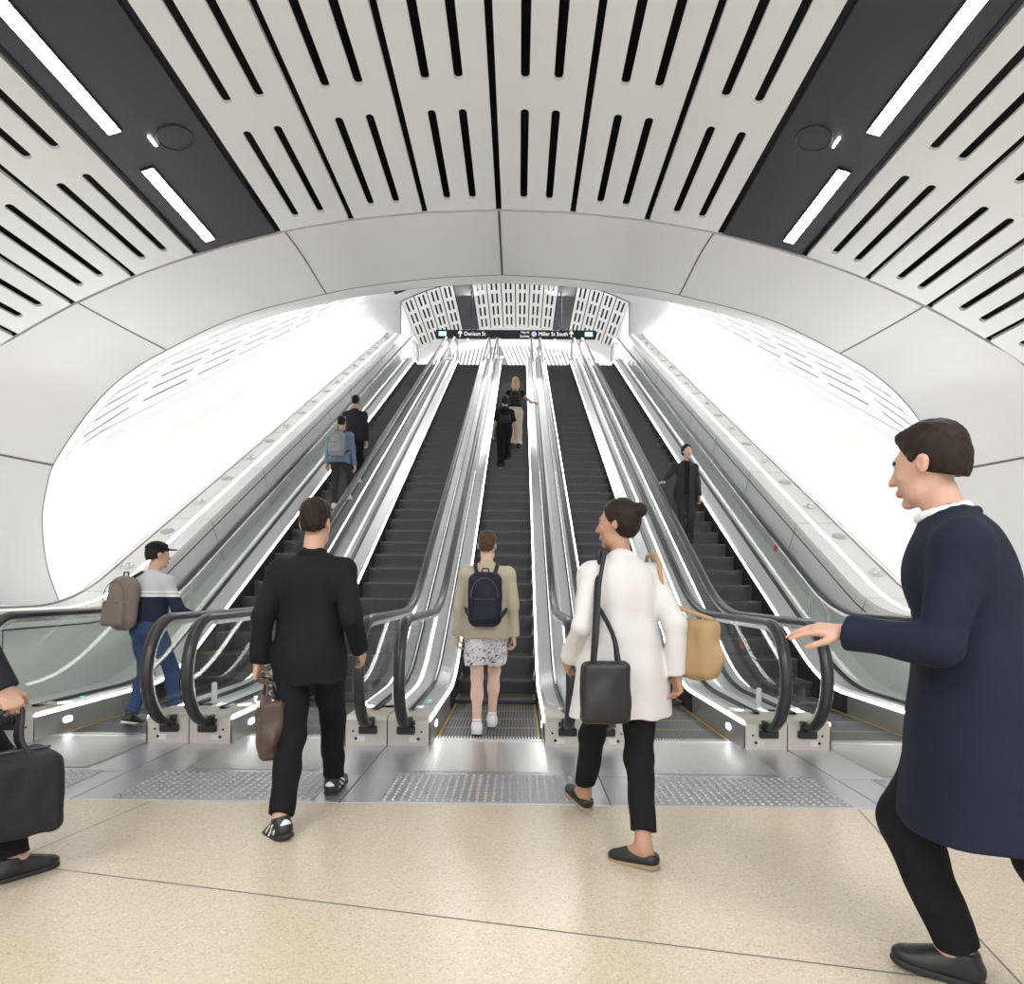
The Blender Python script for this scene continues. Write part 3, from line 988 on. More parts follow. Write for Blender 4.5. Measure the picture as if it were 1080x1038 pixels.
# ------------------------------------------------------------------ spotlights on the ledges
def puck():
    mb = MB(); mb.lathe([(.095, -.002), (.095, .006), (.085, .009), (.004, .009)], 28); return mb
def dome_ring():
    mb = MB(); mb.lathe([(.085, -.002), (.085, .008), (.075, .014), (.06, .016)], 28); return mb
def dome_head():
    mb = MB(); prof = [(.06, .01)] + [(.06 * math.cos(a), .012 + .05 * math.sin(a)) for a in np.linspace(.1, 1.5, 8)] + [(.002, .063)]
    mb.lathe(prof, 28); return mb
n = 0
ordn = ['nearest', 'second nearest', 'third nearest', 'fourth nearest', 'fifth nearest', 'sixth nearest', 'seventh nearest', 'eighth nearest', 'ninth nearest', 'tenth nearest', 'eleventh nearest', 'twelfth nearest', 'thirteenth nearest', 'fourteenth nearest']
tilt = math.atan(TAN)
for sg, nm in ((-1, 'left'), (1, 'right')):
    ci = {'d': 0, 'p': 0}
    for j in range(18):
        y = 8.1 + .92 * j
        if y > 24: break
        kind = 'd' if j % 2 == 0 else 'p'
        t = empty('ledge_spotlight' if kind == 'd' else 'ledge_cover', (sg * 4.735, y, zled(y))); t.rotation_euler = (tilt, 0, 0)
        i_ = ci[kind]; ci[kind] += 1
        far = '' if i_ < 3 else ''
        if kind == 'd':
            tag(t, '%s domed steel spotlight in the row along the %s wall ledge' % (ordn[i_], nm), 'spotlight', 'domed spotlights on the %s ledge' % nm)
            get('dring', dome_ring, 'bezel', M['steel'], t, smooth=40); get('dhead', dome_head, 'dome', M['dome'], t, smooth=60)
        else:
            tag(t, '%s flat grey disc light in the row along the %s wall ledge' % (ordn[i_], nm), 'light', 'flat disc lights on the %s ledge' % nm)
            get('puck', puck, 'disc', M['lensg'], t, smooth=40)

# ------------------------------------------------------------------ hanging sign
def text_obj(body, size, loc, mt, parent, name, align='LEFT', depth=.002, width=None):
    cu = bpy.data.curves.new(name, 'FONT'); cu.body = body; cu.size = size; cu.extrude = depth; cu.align_x = align; cu.align_y = 'CENTER'
    tmp = bpy.data.objects.new('tmp_text', cu); COL.objects.link(tmp)
    dg = bpy.context.evaluated_depsgraph_get()
    me = bpy.data.meshes.new_from_object(tmp.evaluated_get(dg))
    COL.objects.unlink(tmp); bpy.data.objects.remove(tmp)
    if width:
        xs = [v.co.x for v in me.vertices]; k = width / (max(xs) - min(xs))
        for v in me.vertices: v.co.x *= k
    me.materials.clear(); me.materials.append(M[mt])
    o = bpy.data.objects.new(name, me); o.location = loc; o.rotation_euler = (PI / 2, 0, 0)
    return link(o, parent)
SY = 27.0; sc_ = 675 / SY
def sx_(px): return (px - 547) / sc_ + CX
sz0, sz1 = 1.3 + (620 - 357.6) / sc_, 1.3 + (620 - 348.6) / sc_
sign = empty('overhead_sign', (0, SY, sz0)); tag(sign, 'long black overhead direction sign hanging above the top of the escalators', 'sign')
hh = sz1 - sz0
mb = MB(); mb.rbox(sx_(457.5), sx_(625.5), -.06, .06, 0, hh, .01); mb.build('sign_panel', M['sign'], sign)
zc = hh * .52
text_obj('Denison St', .24, (sx_(487.3), -.064, zc), 'signw', sign, 'lettering', width=22.3 / sc_)
text_obj('Miller St South', .24, (sx_(565.5), -.064, zc), 'signw', sign, 'lettering', width=30.3 / sc_)
text_obj('North', .14, (sx_(556), -.064, zc + .07), 'signw', sign, 'lettering', 'RIGHT')
text_obj('Sydney', .14, (sx_(556), -.064, zc - .09), 'signw', sign, 'lettering', 'RIGHT')
def arrow(x):
    mb = MB(); w = .02
    mb.box(x - w, x + w, -.066, -.06, zc - .13, zc + .1)
    mb.add([(x - .1, -.066, zc + .02), (x - .07, -.066, zc - .0), (x, -.066, zc + .085), (x + .07, -.066, zc), (x + .1, -.066, zc + .02), (x, -.066, zc + .15)], [(0, 1, 2, 5), (2, 3, 4, 5)])
    mb.build('arrow', M['signw'], sign)
arrow(sx_(483)); arrow(sx_(600))
for px in (464.5, 618.3):
    mb = MB(); mb.rbox(sx_(px - 4), sx_(px + 4), -.07, -.06, zc - .09, zc + .09, .004); mb.build('exit_symbol', M['signt'], sign)
mb = MB(); mb.lathe([(.11, 0), (.11, .008), (.1, .01)], 24, Matrix.Translation((sx_(560.8), -.06, zc)) @ Matrix.Rotation(PI / 2, 4, 'X')); mb.build('round_symbol', M['signb'], sign)
for px in (491, 557, 583, 525):
    mb = MB(); mb.lathe([(.05, 0), (.06, -.03), (.04, -.07), (.005, -.075)], 16, Matrix.Translation((sx_(px), 0, 0))); mb.build('downlight', M['signw'], sign)
for px in (494.5, 589):
    x = sx_(px); zt = vault_pt(math.copysign(abs(x) + .05, x), 0, C2)[2]
    mb = MB(); mb.tube([(x, 0, hh - .01), (x, 0, zt - sz0)], .03, 10); mb.build('hanger_rod', M['blackplastic'], sign)
# glare spots beyond the escalator tops; their lamp shape and stems are added
fx = [(527, 377), (540, 379), (585.5, 373), (590, 380), (626, 381)]
fl = ['left of the blond rider, beyond the middle escalator', 'right of the blond rider, beyond the middle escalator', 'upper of the two beyond the fourth escalator', 'lower of the two beyond the fourth escalator',
      'low beyond the top of the rightmost escalator']
for i, (px, py) in enumerate(fx):
    d = 32.3; s = 675 / d
    x = (px - 547) / s + CX; z = 1.3 + (620 - py) / s
    t = empty('concourse_glare', (x, d, z))
    tag(t, 'small bright white glare spot ' + fl[i], 'light', 'bright glare spots beyond the escalator top')
    mb = MB(); mb.lathe([(.02, .05), (.07, .03), (.085, 0), (.02, -.03)], 20); mb.build('diffuser', M['ledceil'], t, smooth=True)
    mb = MB(); zt = C2 - .30 + vault_z(x); mb.tube([(0, 0, .03), (0, 0, zt - z)], .012, 8); mb.build('stem', M['blackplastic'], t)
# ------------------------------------------------------------------ people: smooth-union volumes meshed by surface nets
def V3(*a): return np.array(a, float)
def unit(v): return v / max(np.linalg.norm(v), 1e-9)

class Vol:
    """a signed distance field on a grid, built from primitives"""
    def __init__(s, vox): s.vox = vox; s.ops = []; s.lo = V3(9, 9, 9); s.hi = -V3(9, 9, 9)
    def _ext(s, lo, hi): s.lo = np.minimum(s.lo, lo); s.hi = np.maximum(s.hi, hi)
    def cap(s, a, b, r0, r1, k=.02, flat0=False, flat1=False, sx=1.0, axis=None):
        """round cone; flat ends optional; sx squashes it along axis"""
        a = np.array(a, float); b = np.array(b, float); R = max(r0, r1) * max(1, 1 / sx if sx < 1 else 1)
        s.ops.append(('cap', a, b, r0, r1, k, flat0, flat1, sx, axis)); s._ext(np.minimum(a, b) - R, np.maximum(a, b) + R)
    def ell(s, c, r, k=.02, M=None):
        c = np.array(c, float); r = np.array(r, float); s.ops.append(('ell', c, r, k, M)); s._ext(c - r.max(), c + r.max())
    def box(s, c, h, rad, k=.0, M=None):
        c = np.array(c, float); h = np.array(h, float); s.ops.append(('box', c, h, rad, k, M)); s._ext(c - np.linalg.norm(h), c + np.linalg.norm(h))
    def cut(s, p, n, k=0.0, c=None, R=None):
        """remove everything on the +n side of the plane (inside a ball c, R if given)"""
        s.ops.append(('cut', np.array(p, float), unit(np.array(n, float)), k, c, R))
    def sub(s, c, r, k=.005, M=None): s.ops.append(('sub', np.array(c, float), np.array(r, float), k, M))
    def noise(s, fn): s.ops.append(('noise', fn))
    def field(s):
        v = s.vox; pad = 3 * v
        lo = s.lo - pad; n = np.ceil((s.hi + pad - lo) / v).astype(int) + 1
        ax = [lo[i] + v * np.arange(n[i]) for i in range(3)]
        D = np.full(n, .5, np.float32)
        def block(l, h):
            i0 = [max(0, int((l[i] - lo[i]) / v)) for i in range(3)]; i1 = [min(n[i], int((h[i] - lo[i]) / v) + 2) for i in range(3)]
            sl = tuple(slice(a, b) for a, b in zip(i0, i1))
            return sl, ax[0][sl[0]][:, None, None], ax[1][sl[1]][None, :, None], ax[2][sl[2]][None, None, :]
        for o in s.ops:
            t = o[0]
            if t in ('cap', 'ell', 'box'):
                if t == 'cap':
                    _, a, b, r0, r1, k, f0, f1, sx, axis = o
                    R = max(r0, r1) + k + 3 * v
                    sl, X, Y, Z = block(np.minimum(a, b) - R, np.maximum(a, b) + R)
                    d = b - a; L2 = max(d @ d, 1e-12); L = math.sqrt(L2)
                    px, py, pz = X - a[0], Y - a[1], Z - a[2]
                    tu = (px * d[0] + py * d[1] + pz * d[2]) / L2; tt = np.clip(tu, 0, 1)
                    qx, qy, qz = px - tt * d[0], py - tt * d[1], pz - tt * d[2]
                    if axis is not None and sx != 1.0:
                        q = qx * axis[0] + qy * axis[1] + qz * axis[2]
                        e = (1 / sx - 1) * q
                        qx, qy, qz = qx + e * axis[0], qy + e * axis[1], qz + e * axis[2]
                    ds = np.sqrt(qx * qx + qy * qy + qz * qz) - (r0 + (r1 - r0) * tt)
                    if f0: ds = np.maximum(ds, -tu * L)
                    if f1: ds = np.maximum(ds, (tu - 1) * L)
                elif t == 'ell':
                    _, c, r, k, Mx = o; R = r.max() + k + 3 * v
                    sl, X, Y, Z = block(c - R, c + R)
                    px, py, pz = X - c[0], Y - c[1], Z - c[2]
                    if Mx is not None: px, py, pz = [px * Mx[0][i] + py * Mx[1][i] + pz * Mx[2][i] for i in range(3)]
                    k0 = np.sqrt((px / r[0]) ** 2 + (py / r[1]) ** 2 + (pz / r[2]) ** 2)
                    k1 = np.sqrt((px / r[0] ** 2) ** 2 + (py / r[1] ** 2) ** 2 + (pz / r[2] ** 2) ** 2)
                    ds = k0 * (k0 - 1) / np.maximum(k1, 1e-6)
                else:
                    _, c, h, rad, k, Mx = o; R = np.linalg.norm(h) + k + 3 * v
                    sl, X, Y, Z = block(c - R, c + R)
                    px, py, pz = X - c[0], Y - c[1], Z - c[2]
                    if Mx is not None: px, py, pz = [px * Mx[0][i] + py * Mx[1][i] + pz * Mx[2][i] for i in range(3)]
                    qx, qy, qz = np.abs(px) - h[0] + rad, np.abs(py) - h[1] + rad, np.abs(pz) - h[2] + rad
                    ds = np.sqrt(np.maximum(qx, 0) ** 2 + np.maximum(qy, 0) ** 2 + np.maximum(qz, 0) ** 2) + np.minimum(np.maximum(np.maximum(qx, qy), qz), 0) - rad
                cur = D[sl]
                if k > 0:
                    hh = np.maximum(k - np.abs(cur - ds), 0) / k
                    D[sl] = np.minimum(cur, ds) - hh * hh * k * .25
                else: D[sl] = np.minimum(cur, ds)
            elif t == 'cut':
                _, p, nn, k, c, R = o
                if c is not None: sl, X, Y, Z = block(np.array(c) - R, np.array(c) + R)
                else: sl, X, Y, Z = block(lo, lo + n * v)
                ds = (X - p[0]) * nn[0] + (Y - p[1]) * nn[1] + (Z - p[2]) * nn[2]
                if c is not None:
                    ds = np.minimum(ds, R * .98 - np.sqrt((X - c[0]) ** 2 + (Y - c[1]) ** 2 + (Z - c[2]) ** 2))
                cur = D[sl]
                if k > 0:
                    hh = np.maximum(k - np.abs(cur - ds), 0) / k; D[sl] = np.maximum(cur, ds) + hh * hh * k * .25
                else: D[sl] = np.maximum(cur, ds)
            elif t == 'sub':
                _, c, r, k, Mx = o; R = r.max() + k + 3 * v
                sl, X, Y, Z = block(c - R, c + R)
                px, py, pz = X - c[0], Y - c[1], Z - c[2]
                if Mx is not None: px, py, pz = [px * Mx[0][i] + py * Mx[1][i] + pz * Mx[2][i] for i in range(3)]
                k0 = np.sqrt((px / r[0]) ** 2 + (py / r[1]) ** 2 + (pz / r[2]) ** 2)
                ds = -(k0 - 1) * r.min(); cur = D[sl]
                hh = np.maximum(k - np.abs(cur - ds), 0) / max(k, 1e-6); D[sl] = np.maximum(cur, ds) + hh * hh * k * .25
            elif t == 'noise':
                X, Y, Z = ax[0][:, None, None], ax[1][None, :, None], ax[2][None, None, :]
                D += o[1](X, Y, Z).astype(np.float32)
        D[0], D[-1], D[:, 0], D[:, -1], D[:, :, 0], D[:, :, -1] = [.05] * 6
        return D, lo, v
    def mesh(s):
        D, lo, v = s.field()
        ins = D < 0
        c = np.zeros(tuple(x - 1 for x in D.shape), np.int8)
        for i in (0, 1):
            for j in (0, 1):
                for k in (0, 1):
                    c += ins[i:D.shape[0] - 1 + i, j:D.shape[1] - 1 + j, k:D.shape[2] - 1 + k]
        act = (c > 0) & (c < 8)
        idx = -np.ones(act.shape, np.int64); cells = np.argwhere(act); idx[act] = np.arange(len(cells))
        acc = np.zeros((len(cells), 3)); cnt = np.zeros(len(cells))
        I, J, K = cells.T
        corners = [(i, j, k) for i in (0, 1) for j in (0, 1) for k in (0, 1)]
        for a in corners:
            for axn in range(3):
                if a[axn] == 1: continue
                b = list(a); b[axn] = 1
                da = D[I + a[0], J + a[1], K + a[2]].astype(float); db = D[I + b[0], J + b[1], K + b[2]].astype(float)
                m = (da < 0) != (db < 0)
                t = np.where(m, da / np.where(np.abs(da - db) < 1e-9, 1e-9, da - db), 0)
                for q in range(3):
                    acc[:, q] += np.where(m, a[q] + (t if q == axn else 0), 0)
                cnt += m
        P = lo + (cells + acc / np.maximum(cnt, 1)[:, None]) * v
        quads = []
        for axn in range(3):
            sl0 = [slice(1, D.shape[q] - 1) for q in range(3)]; sl0[axn] = slice(0, D.shape[axn] - 1)
            sl1 = list(sl0); sl1[axn] = slice(1, D.shape[axn])
            A_ = ins[tuple(sl0)]; B_ = ins[tuple(sl1)]
            for flip, m in ((False, A_ & ~B_), (True, ~A_ & B_)):
                e = np.argwhere(m) + np.array([x.start for x in sl0])
                u, w = [(1, 2), (2, 0), (0, 1)][axn]
                q = []
                for du, dw in ((-1, -1), (0, -1), (0, 0), (-1, 0)):
                    f = e.copy(); f[:, u] += du; f[:, w] += dw
                    q.append(idx[f[:, 0], f[:, 1], f[:, 2]])
                q = np.stack(q, 1)
                quads.append(q[:, ::-1] if flip else q)
        Q = np.concatenate(quads); Q = Q[(Q >= 0).all(1)]
        return P, Q

def smooth_pts(P, Q, it=1, f=.5):
    for _ in range(it):
        acc = np.zeros_like(P); cnt = np.zeros(len(P))
        for i in range(4):
            a, b = Q[:, i], Q[:, (i + 1) % 4]
            np.add.at(acc, a, P[b]); np.add.at(cnt, a, 1); np.add.at(acc, b, P[a]); np.add.at(cnt, b, 1)
        P = P + f * (acc / np.maximum(cnt, 1)[:, None] - P)
    return P

def vol_obj(name, vol, mats, parent, it=1, fmat=None):
    P, Q = vol.mesh(); P = smooth_pts(P, Q, it)
    me = bpy.data.meshes.new(name)
    me.vertices.add(len(P)); me.vertices.foreach_set('co', P.astype(np.float32).ravel())
    me.loops.add(len(Q) * 4); me.loops.foreach_set('vertex_index', Q.astype(np.int32).ravel())
    me.polygons.add(len(Q)); me.polygons.foreach_set('loop_start', np.arange(0, len(Q) * 4, 4, dtype=np.int32))
    me.polygons.foreach_set('use_smooth', np.ones(len(Q), bool))
    for m in (mats if isinstance(mats, (list, tuple)) else [mats]): me.materials.append(m)
    if fmat is not None:
        me.polygons.foreach_set('material_index', fmat(P[Q].mean(1)).astype(np.int32))
    me.update(calc_edges=True); me.validate()
    return link(bpy.data.objects.new(name, me), parent)

def folds(amp, seed, sc=14., vert=.35):
    r = np.random.RandomState(seed)
    ws = [(unit(r.normal(size=3) * V3(1, 1, vert)) * sc * (1 + r.rand() * 1.6), r.rand() * 6.28) for _ in range(5)]
    def f(X, Y, Z):
        o = 0
        for w, p in ws: o = o + np.sin(w[0] * X + w[1] * Y + w[2] * Z + p)
        return amp * o / 2.2
    return lambda X, Y, Z: amp * np.clip(f(X, Y, Z) / amp, -1.1, 1.1)

# ---- skeleton
def ik(a, t, l1, l2, hint):
    a = np.array(a, float); t = np.array(t, float)
    d = t - a; L = np.linalg.norm(d); m = (l1 + l2) * .999
    if L > m: t = a + d / L * m; d = t - a; L = m
    u = d / L; x = (l1 * l1 - l2 * l2 + L * L) / (2 * L); h = math.sqrt(max(l1 * l1 - x * x, 0))
    hint = np.array(hint, float); p = hint - u * (hint @ u); p = unit(p)
    return a + u * x + p * h, t

class Rig: pass
def make_rig(H=1.75, pelvis=None, lean=0.04, side=0.0, twist=0.0, head_yaw=0.0, head_pitch=0.0, footL=None, footR=None, handL=None, handR=None,
             elbL=(-.5, -1, -.2), elbR=(.5, -1, -.2), kneeL=(0, 1, 0), kneeR=(0, 1, 0), female=False, toeL=0.0, toeR=0.0, pitchL=0.0, pitchR=0.0, sh_drop=0.0, hunch=0.0):
    """local frame: faces +Y, left is -X, floor at z=0.  Foot targets are soles (heel side of ankle); hand targets are wrists."""
    u = H / 1.75; R = Rig(); R.u = u; R.female = female; R.H = H
    P = V3(*(pelvis if pelvis is not None else (0, 0, .925 * u))); R.P = P
    up = unit(V3(side, math.sin(lean), math.cos(lean))); R.up = up
    cx = V3(math.cos(twist), math.sin(twist), 0); cx = unit(cx - up * (cx @ up)); R.cx = cx; R.cy = np.cross(up, cx)
    R.chest = P + up * .33 * u; R.N = P + up * .525 * u + R.cy * hunch
    sw = (.158 if female else .178) * u
    R.shL = R.N - up * .07 * u - cx * sw; R.shR = R.N - up * .07 * u + cx * sw
    hw = (.092 if female else .088) * u
    R.hipL = P + V3(-hw, 0, -.02 * u); R.hipR = P + V3(hw, 0, -.02 * u)
    tl, sl = .43 * u, .415 * u; R.toe = {}
    for s, f, kn, toe, pit in (('L', footL, kneeL, toeL, pitchL), ('R', footR, kneeR, toeR, pitchR)):
        hip = getattr(R, 'hip' + s); sgn = -1 if s == 'L' else 1
        f = V3(sgn * .09 * u, 0, 0) if f is None else V3(*f)
        Fw = V3(math.sin(toe) * math.cos(pit), math.cos(toe) * math.cos(pit), -math.sin(pit)); Up = V3(math.sin(toe) * math.sin(pit), math.cos(toe) * math.sin(pit), math.cos(pit))
        ank = f + Up * .085 * u
        k, t = ik(hip, ank, tl, sl, kn)
        setattr(R, 'kn' + s, k); setattr(R, 'an' + s, t); R.toe[s] = (Fw, Up)
    al, fl = .285 * u, .25 * u
    for s, h, e in (('L', handL, elbL), ('R', handR, elbR)):
        sh = getattr(R, 'sh' + s); sgn = -1 if s == 'L' else 1
        h = sh + V3(sgn * .07, .05, -.52) * u if h is None else V3(*h)
        k, t = ik(sh, h, al, fl, e)
        setattr(R, 'el' + s, k); setattr(R, 'wr' + s, t)
    # head
    n = unit(up + V3(0, .25, 0) * 1.0); R.neck_top = R.N + n * .075 * u
    cyaw, syaw = math.cos(head_yaw), math.sin(head_yaw)
    base_y = unit(V3(R.cy[0], R.cy[1], 0)); base_x = V3(base_y[1], -base_y[0], 0)
    fy = base_y * cyaw - base_x * syaw           # positive yaw turns to the left (-X)
    fx = V3(fy[1], -fy[0], 0)
    fz = V3(0, 0, 1)
    fy2 = fy * math.cos(head_pitch) + fz * math.sin(head_pitch); fz2 = np.cross(fx, fy2)
    R.hm = np.stack([fx, fy2, fz2], 1)           # columns: right, forward, up
    R.head = R.N + n * .10 * u + fz2 * .105 * u + fy2 * .012 * u
    R.hs = u * (1.0 if not female else .97)
    return R

def hand_ops(vol, R, s, curl=.5, spread=.12, dirn=None, palm=None, thumb=1.0, vr=1.0):
    """palm, four unequal bent fingers and a thumb off the side of the palm"""
    u = R.u; w = getattr(R, 'wr' + s); e = getattr(R, 'el' + s); sgn = -1 if s == 'L' else 1
    d = unit(w - e) if dirn is None else unit(V3(*dirn))
    pn = V3(-sgn, 0, 0) if palm is None else V3(*palm)       # palm faces this way (towards the thigh by default)
    pn = unit(pn - d * (pn @ d)); sd = np.cross(d, pn) * 1.0  # across the knuckles
    # thumb side: forward for a hanging hand
    if palm is None and sd[1] < 0: sd = -sd
    if palm is not None and thumb < 0: sd = -sd
    k = .012
    L = .088 * u
    base = []
    for i in range(4):
        o = (1.5 - i) / 1.5                                   # index first, on the thumb side
        b0 = w + sd * o * .016 * u; b1 = w + d * (L - abs(i - 1.2) * .006 * u) + sd * o * .031 * u - pn * .004
        vol.cap(b0, b1, .017 * u * vr, .0125 * u * vr, k)
        base.append(b1)
    ln = [.072, .080, .075, .058]
    for i in range(4):
        o = (1.5 - i) / 1.5; p = base[i]; c = curl * (1 + .12 * i)
        dd = unit(d + sd * o * spread); seg = [ln[i] * u * .46, ln[i] * u * .32, ln[i] * u * .28]
        r = [.0095, .0085, .0075] if i < 3 else [.0085, .0075, .0068]
        for q in range(3):
            a_ = c * (.55, .8, .6)[q]
            ax_ = sd
            ca, sa = math.cos(a_), math.sin(a_)
            # rotate dd towards the palm normal
            pn_l = unit(pn - dd * (pn @ dd)); dd = unit(dd * ca + pn_l * sa)
            p2 = p + dd * seg[q]; vol.cap(p, p2, r[q] * u * vr, (r[q] - .0006) * u * vr, .005); p = p2
            pn = pn
    t0 = w + d * .025 * u + sd * .026 * u + pn * .006; t1 = t0 + unit(d * .75 + sd * .75 + pn * .25) * .040 * u
    t2 = t1 + unit(d * .95 + sd * .25 + pn * (.2 + curl * .5)) * .032 * u; t3 = t2 + unit(d * .9 - sd * .05 + pn * (.25 + curl * .6)) * .026 * u
    vol.cap(t0, t1, .015 * u * vr, .0115 * u * vr, .01); vol.cap(t1, t2, .011 * u * vr, .0095 * u * vr, .004); vol.cap(t2, t3, .0095 * u * vr, .008 * u * vr, .004)

def head_ops(vol, R, fine=True):
    h, m, u = R.head, R.hm, R.hs
    def p(x, y, z): return h + m @ (V3(x, y, z) * u)
    vol.cap(R.N - R.up * .06 * R.u - R.cy * .01, R.neck_top + (R.head - R.neck_top) * .35, .060 * R.u * (.88 if R.female else 1), .054 * R.u * (.86 if R.female else 1), .03)
    vol.ell(p(0, -.012, .035), V3(.076, .096, .088) * u, .02, m)         # cranium
    vol.ell(p(0, .035, -.02), V3(.064, .066, .085) * u, .03, m)          # face
    vol.cap(p(-.03, .03, -.085), p(.03, .03, -.085), .030 * u, .030 * u, .03)  # jaw
    vol.ell(p(0, .072, -.108), V3(.022, .020, .018) * u, .022, m)        # chin
    vol.cap(p(0, .096, .012), p(0, .118, -.032), .008 * u, .0125 * u, .012)  # nose
    vol.ell(p(-.013, .103, -.036), V3(.009, .010, .008) * u, .008, m); vol.ell(p(.013, .103, -.036), V3(.009, .010, .008) * u, .008, m)
    vol.cap(p(-.034, .078, .022), p(.034, .078, .022), .016 * u, .016 * u, .02)  # brow
    vol.ell(p(-.042, .066, -.028), V3(.018, .016, .016) * u, .02, m); vol.ell(p(.042, .066, -.028), V3(.018, .016, .016) * u, .02, m)
    vol.sub(p(-.032, .098, .002), V3(.016, .016, .010) * u, .010, m); vol.sub(p(.032, .098, .002), V3(.016, .016, .010) * u, .010, m)
    vol.ell(p(-.032, .079, .001), V3(.0125, .0125, .0115) * u, .003, m); vol.ell(p(.032, .079, .001), V3(.0125, .0125, .0115) * u, .003, m)
    vol.cap(p(-.02, .094, -.066), p(.02, .094, -.066), .0065 * u, .0065 * u, .006)   # lips
    vol.cap(p(-.016, .094, -.078), p(.016, .094, -.078), .0075 * u, .0075 * u, .006)
    for sg in (-1, 1):                                                     # ears
        vol.ell(p(sg * .077, -.012, -.004), V3(.010, .019, .031) * u, .006, m); vol.sub(p(sg * .087, -.006, .0), V3(.007, .010, .017) * u, .004, m)

def body(R, name, skin, vox=.006, handL={}, handR={}, lip=None, bare=True):
    u = R.u; v = Vol(vox); f = R.female
    Mx = np.stack([R.cx, R.cy, R.up], 1)
    hipw = .160 if f else .150
    v.ell(R.P + R.up * .02 * u, V3(hipw, .105, .115) * u, .05, Mx)
    v.ell(R.P - R.cy * .03 * u + R.up * -.02 * u, V3(.135, .10, .10) * u, .05, Mx)
    v.ell(R.P + R.up * .16 * u, V3(.118 if f else .135, .092, .14) * u, .06, Mx)
    v.ell(R.chest + R.up * .02 * u, V3(.135 if f else .158, .105, .17) * u, .06, Mx)
    v.cap(R.shL, R.shR, .062 * u, .062 * u, .05)
    v.cap(R.N - R.up * .03 * u, R.N, .075 * u, .062 * u, .05)
    vr = 1.0 if vox < .007 else (1.15 if vox < .009 else 1.3)
    for s, ho in (('L', handL), ('R', handR)):
        hip, kn, an = getattr(R, 'hip' + s), getattr(R, 'kn' + s), getattr(R, 'an' + s)
        Fw, Up = R.toe[s]
        v.cap(hip, kn, .083 * u, .053 * u, .04)
        v.cap(kn, kn + (an - kn) * .4, .051 * u, .050 * u, .03)
        sh = unit(an - kn); bk = -unit(Fw - sh * (Fw @ sh))
        v.ell(kn + (an - kn) * .3 + bk * .016 * u, V3(.045, .045, .10) * u, .03, np.stack([unit(np.cross(bk, sh)), bk, sh], 1))
        v.cap(kn + (an - kn) * .35, an, .046 * u, .036 * u, .03)
        v.cap(an + bk * .02 * u - Up * .035 * u, an + Fw * .10 * u - Up * .05 * u, .034 * u, .028 * u, .02)
        v.cap(an, an + Fw * .09 * u - Up * .045 * u, .034 * u, .026 * u, .03)
        sh_, el, wr = getattr(R, 'sh' + s), getattr(R, 'el' + s), getattr(R, 'wr' + s)
        g = .86 if f else 1
        v.cap(sh_, el, .052 * u * g, .040 * u * g, .03); v.cap(el, wr, .040 * u * g, .026 * u * g, .02)
        v.ell(el + (wr - el) * .25, V3(.043, .043, .043) * u * g, .03)
        hand_ops(v, R, s, vr=vr, **ho)
    head_ops(v, R)
    h, m, uh = R.head, R.hm, R.hs
    def fm(C):
        q = (C - h) @ m / uh
        lipm = (np.abs(q[:, 0]) < .024) & (q[:, 1] > .088) & (q[:, 2] < -.060) & (q[:, 2] > -.086)
        brow = (np.abs(np.abs(q[:, 0]) - .033) < .020) & (q[:, 1] > .07) & (np.abs(q[:, 2] - .024 + .1 * (np.abs(q[:, 0]) - .03)) < .0045)
        return np.where(lipm, 1, np.where(brow, 2, 0))
    o = vol_obj(name, v, [skin, M['lip'], M['hairdark']], None, 1, fm)
    # eyes
    for sg in (-1, 1):
        mb = MB()
        c = h + m @ (V3(sg * .032, .0805, .001) * uh)
        mm = Matrix.Translation(c) @ Matrix([list(r) for r in m]).to_4x4()
        pr = [(.0001, .0118), (.0045, .0110), (.0085, .0083), (.0110, .0045), (.0119, 0), (.0105, -.006), (.0001, -.0118)]
        RX = Matrix.Rotation(-PI / 2, 4, 'X')
        vs = MB(); vs.lathe([(r * uh, z * uh) for r, z in reversed(pr)], 14, mm @ RX, 0)
        iris = MB(); vs.lathe([(.0001, .0116 * uh), (.0046 * uh, .0112 * uh), (.0042 * uh, .0119 * uh), (.0001, .0122 * uh)], 12, mm @ RX, 1)
        vs.build('eye', [M['eyewhite'], M['iris']], o, smooth=True)
    return o

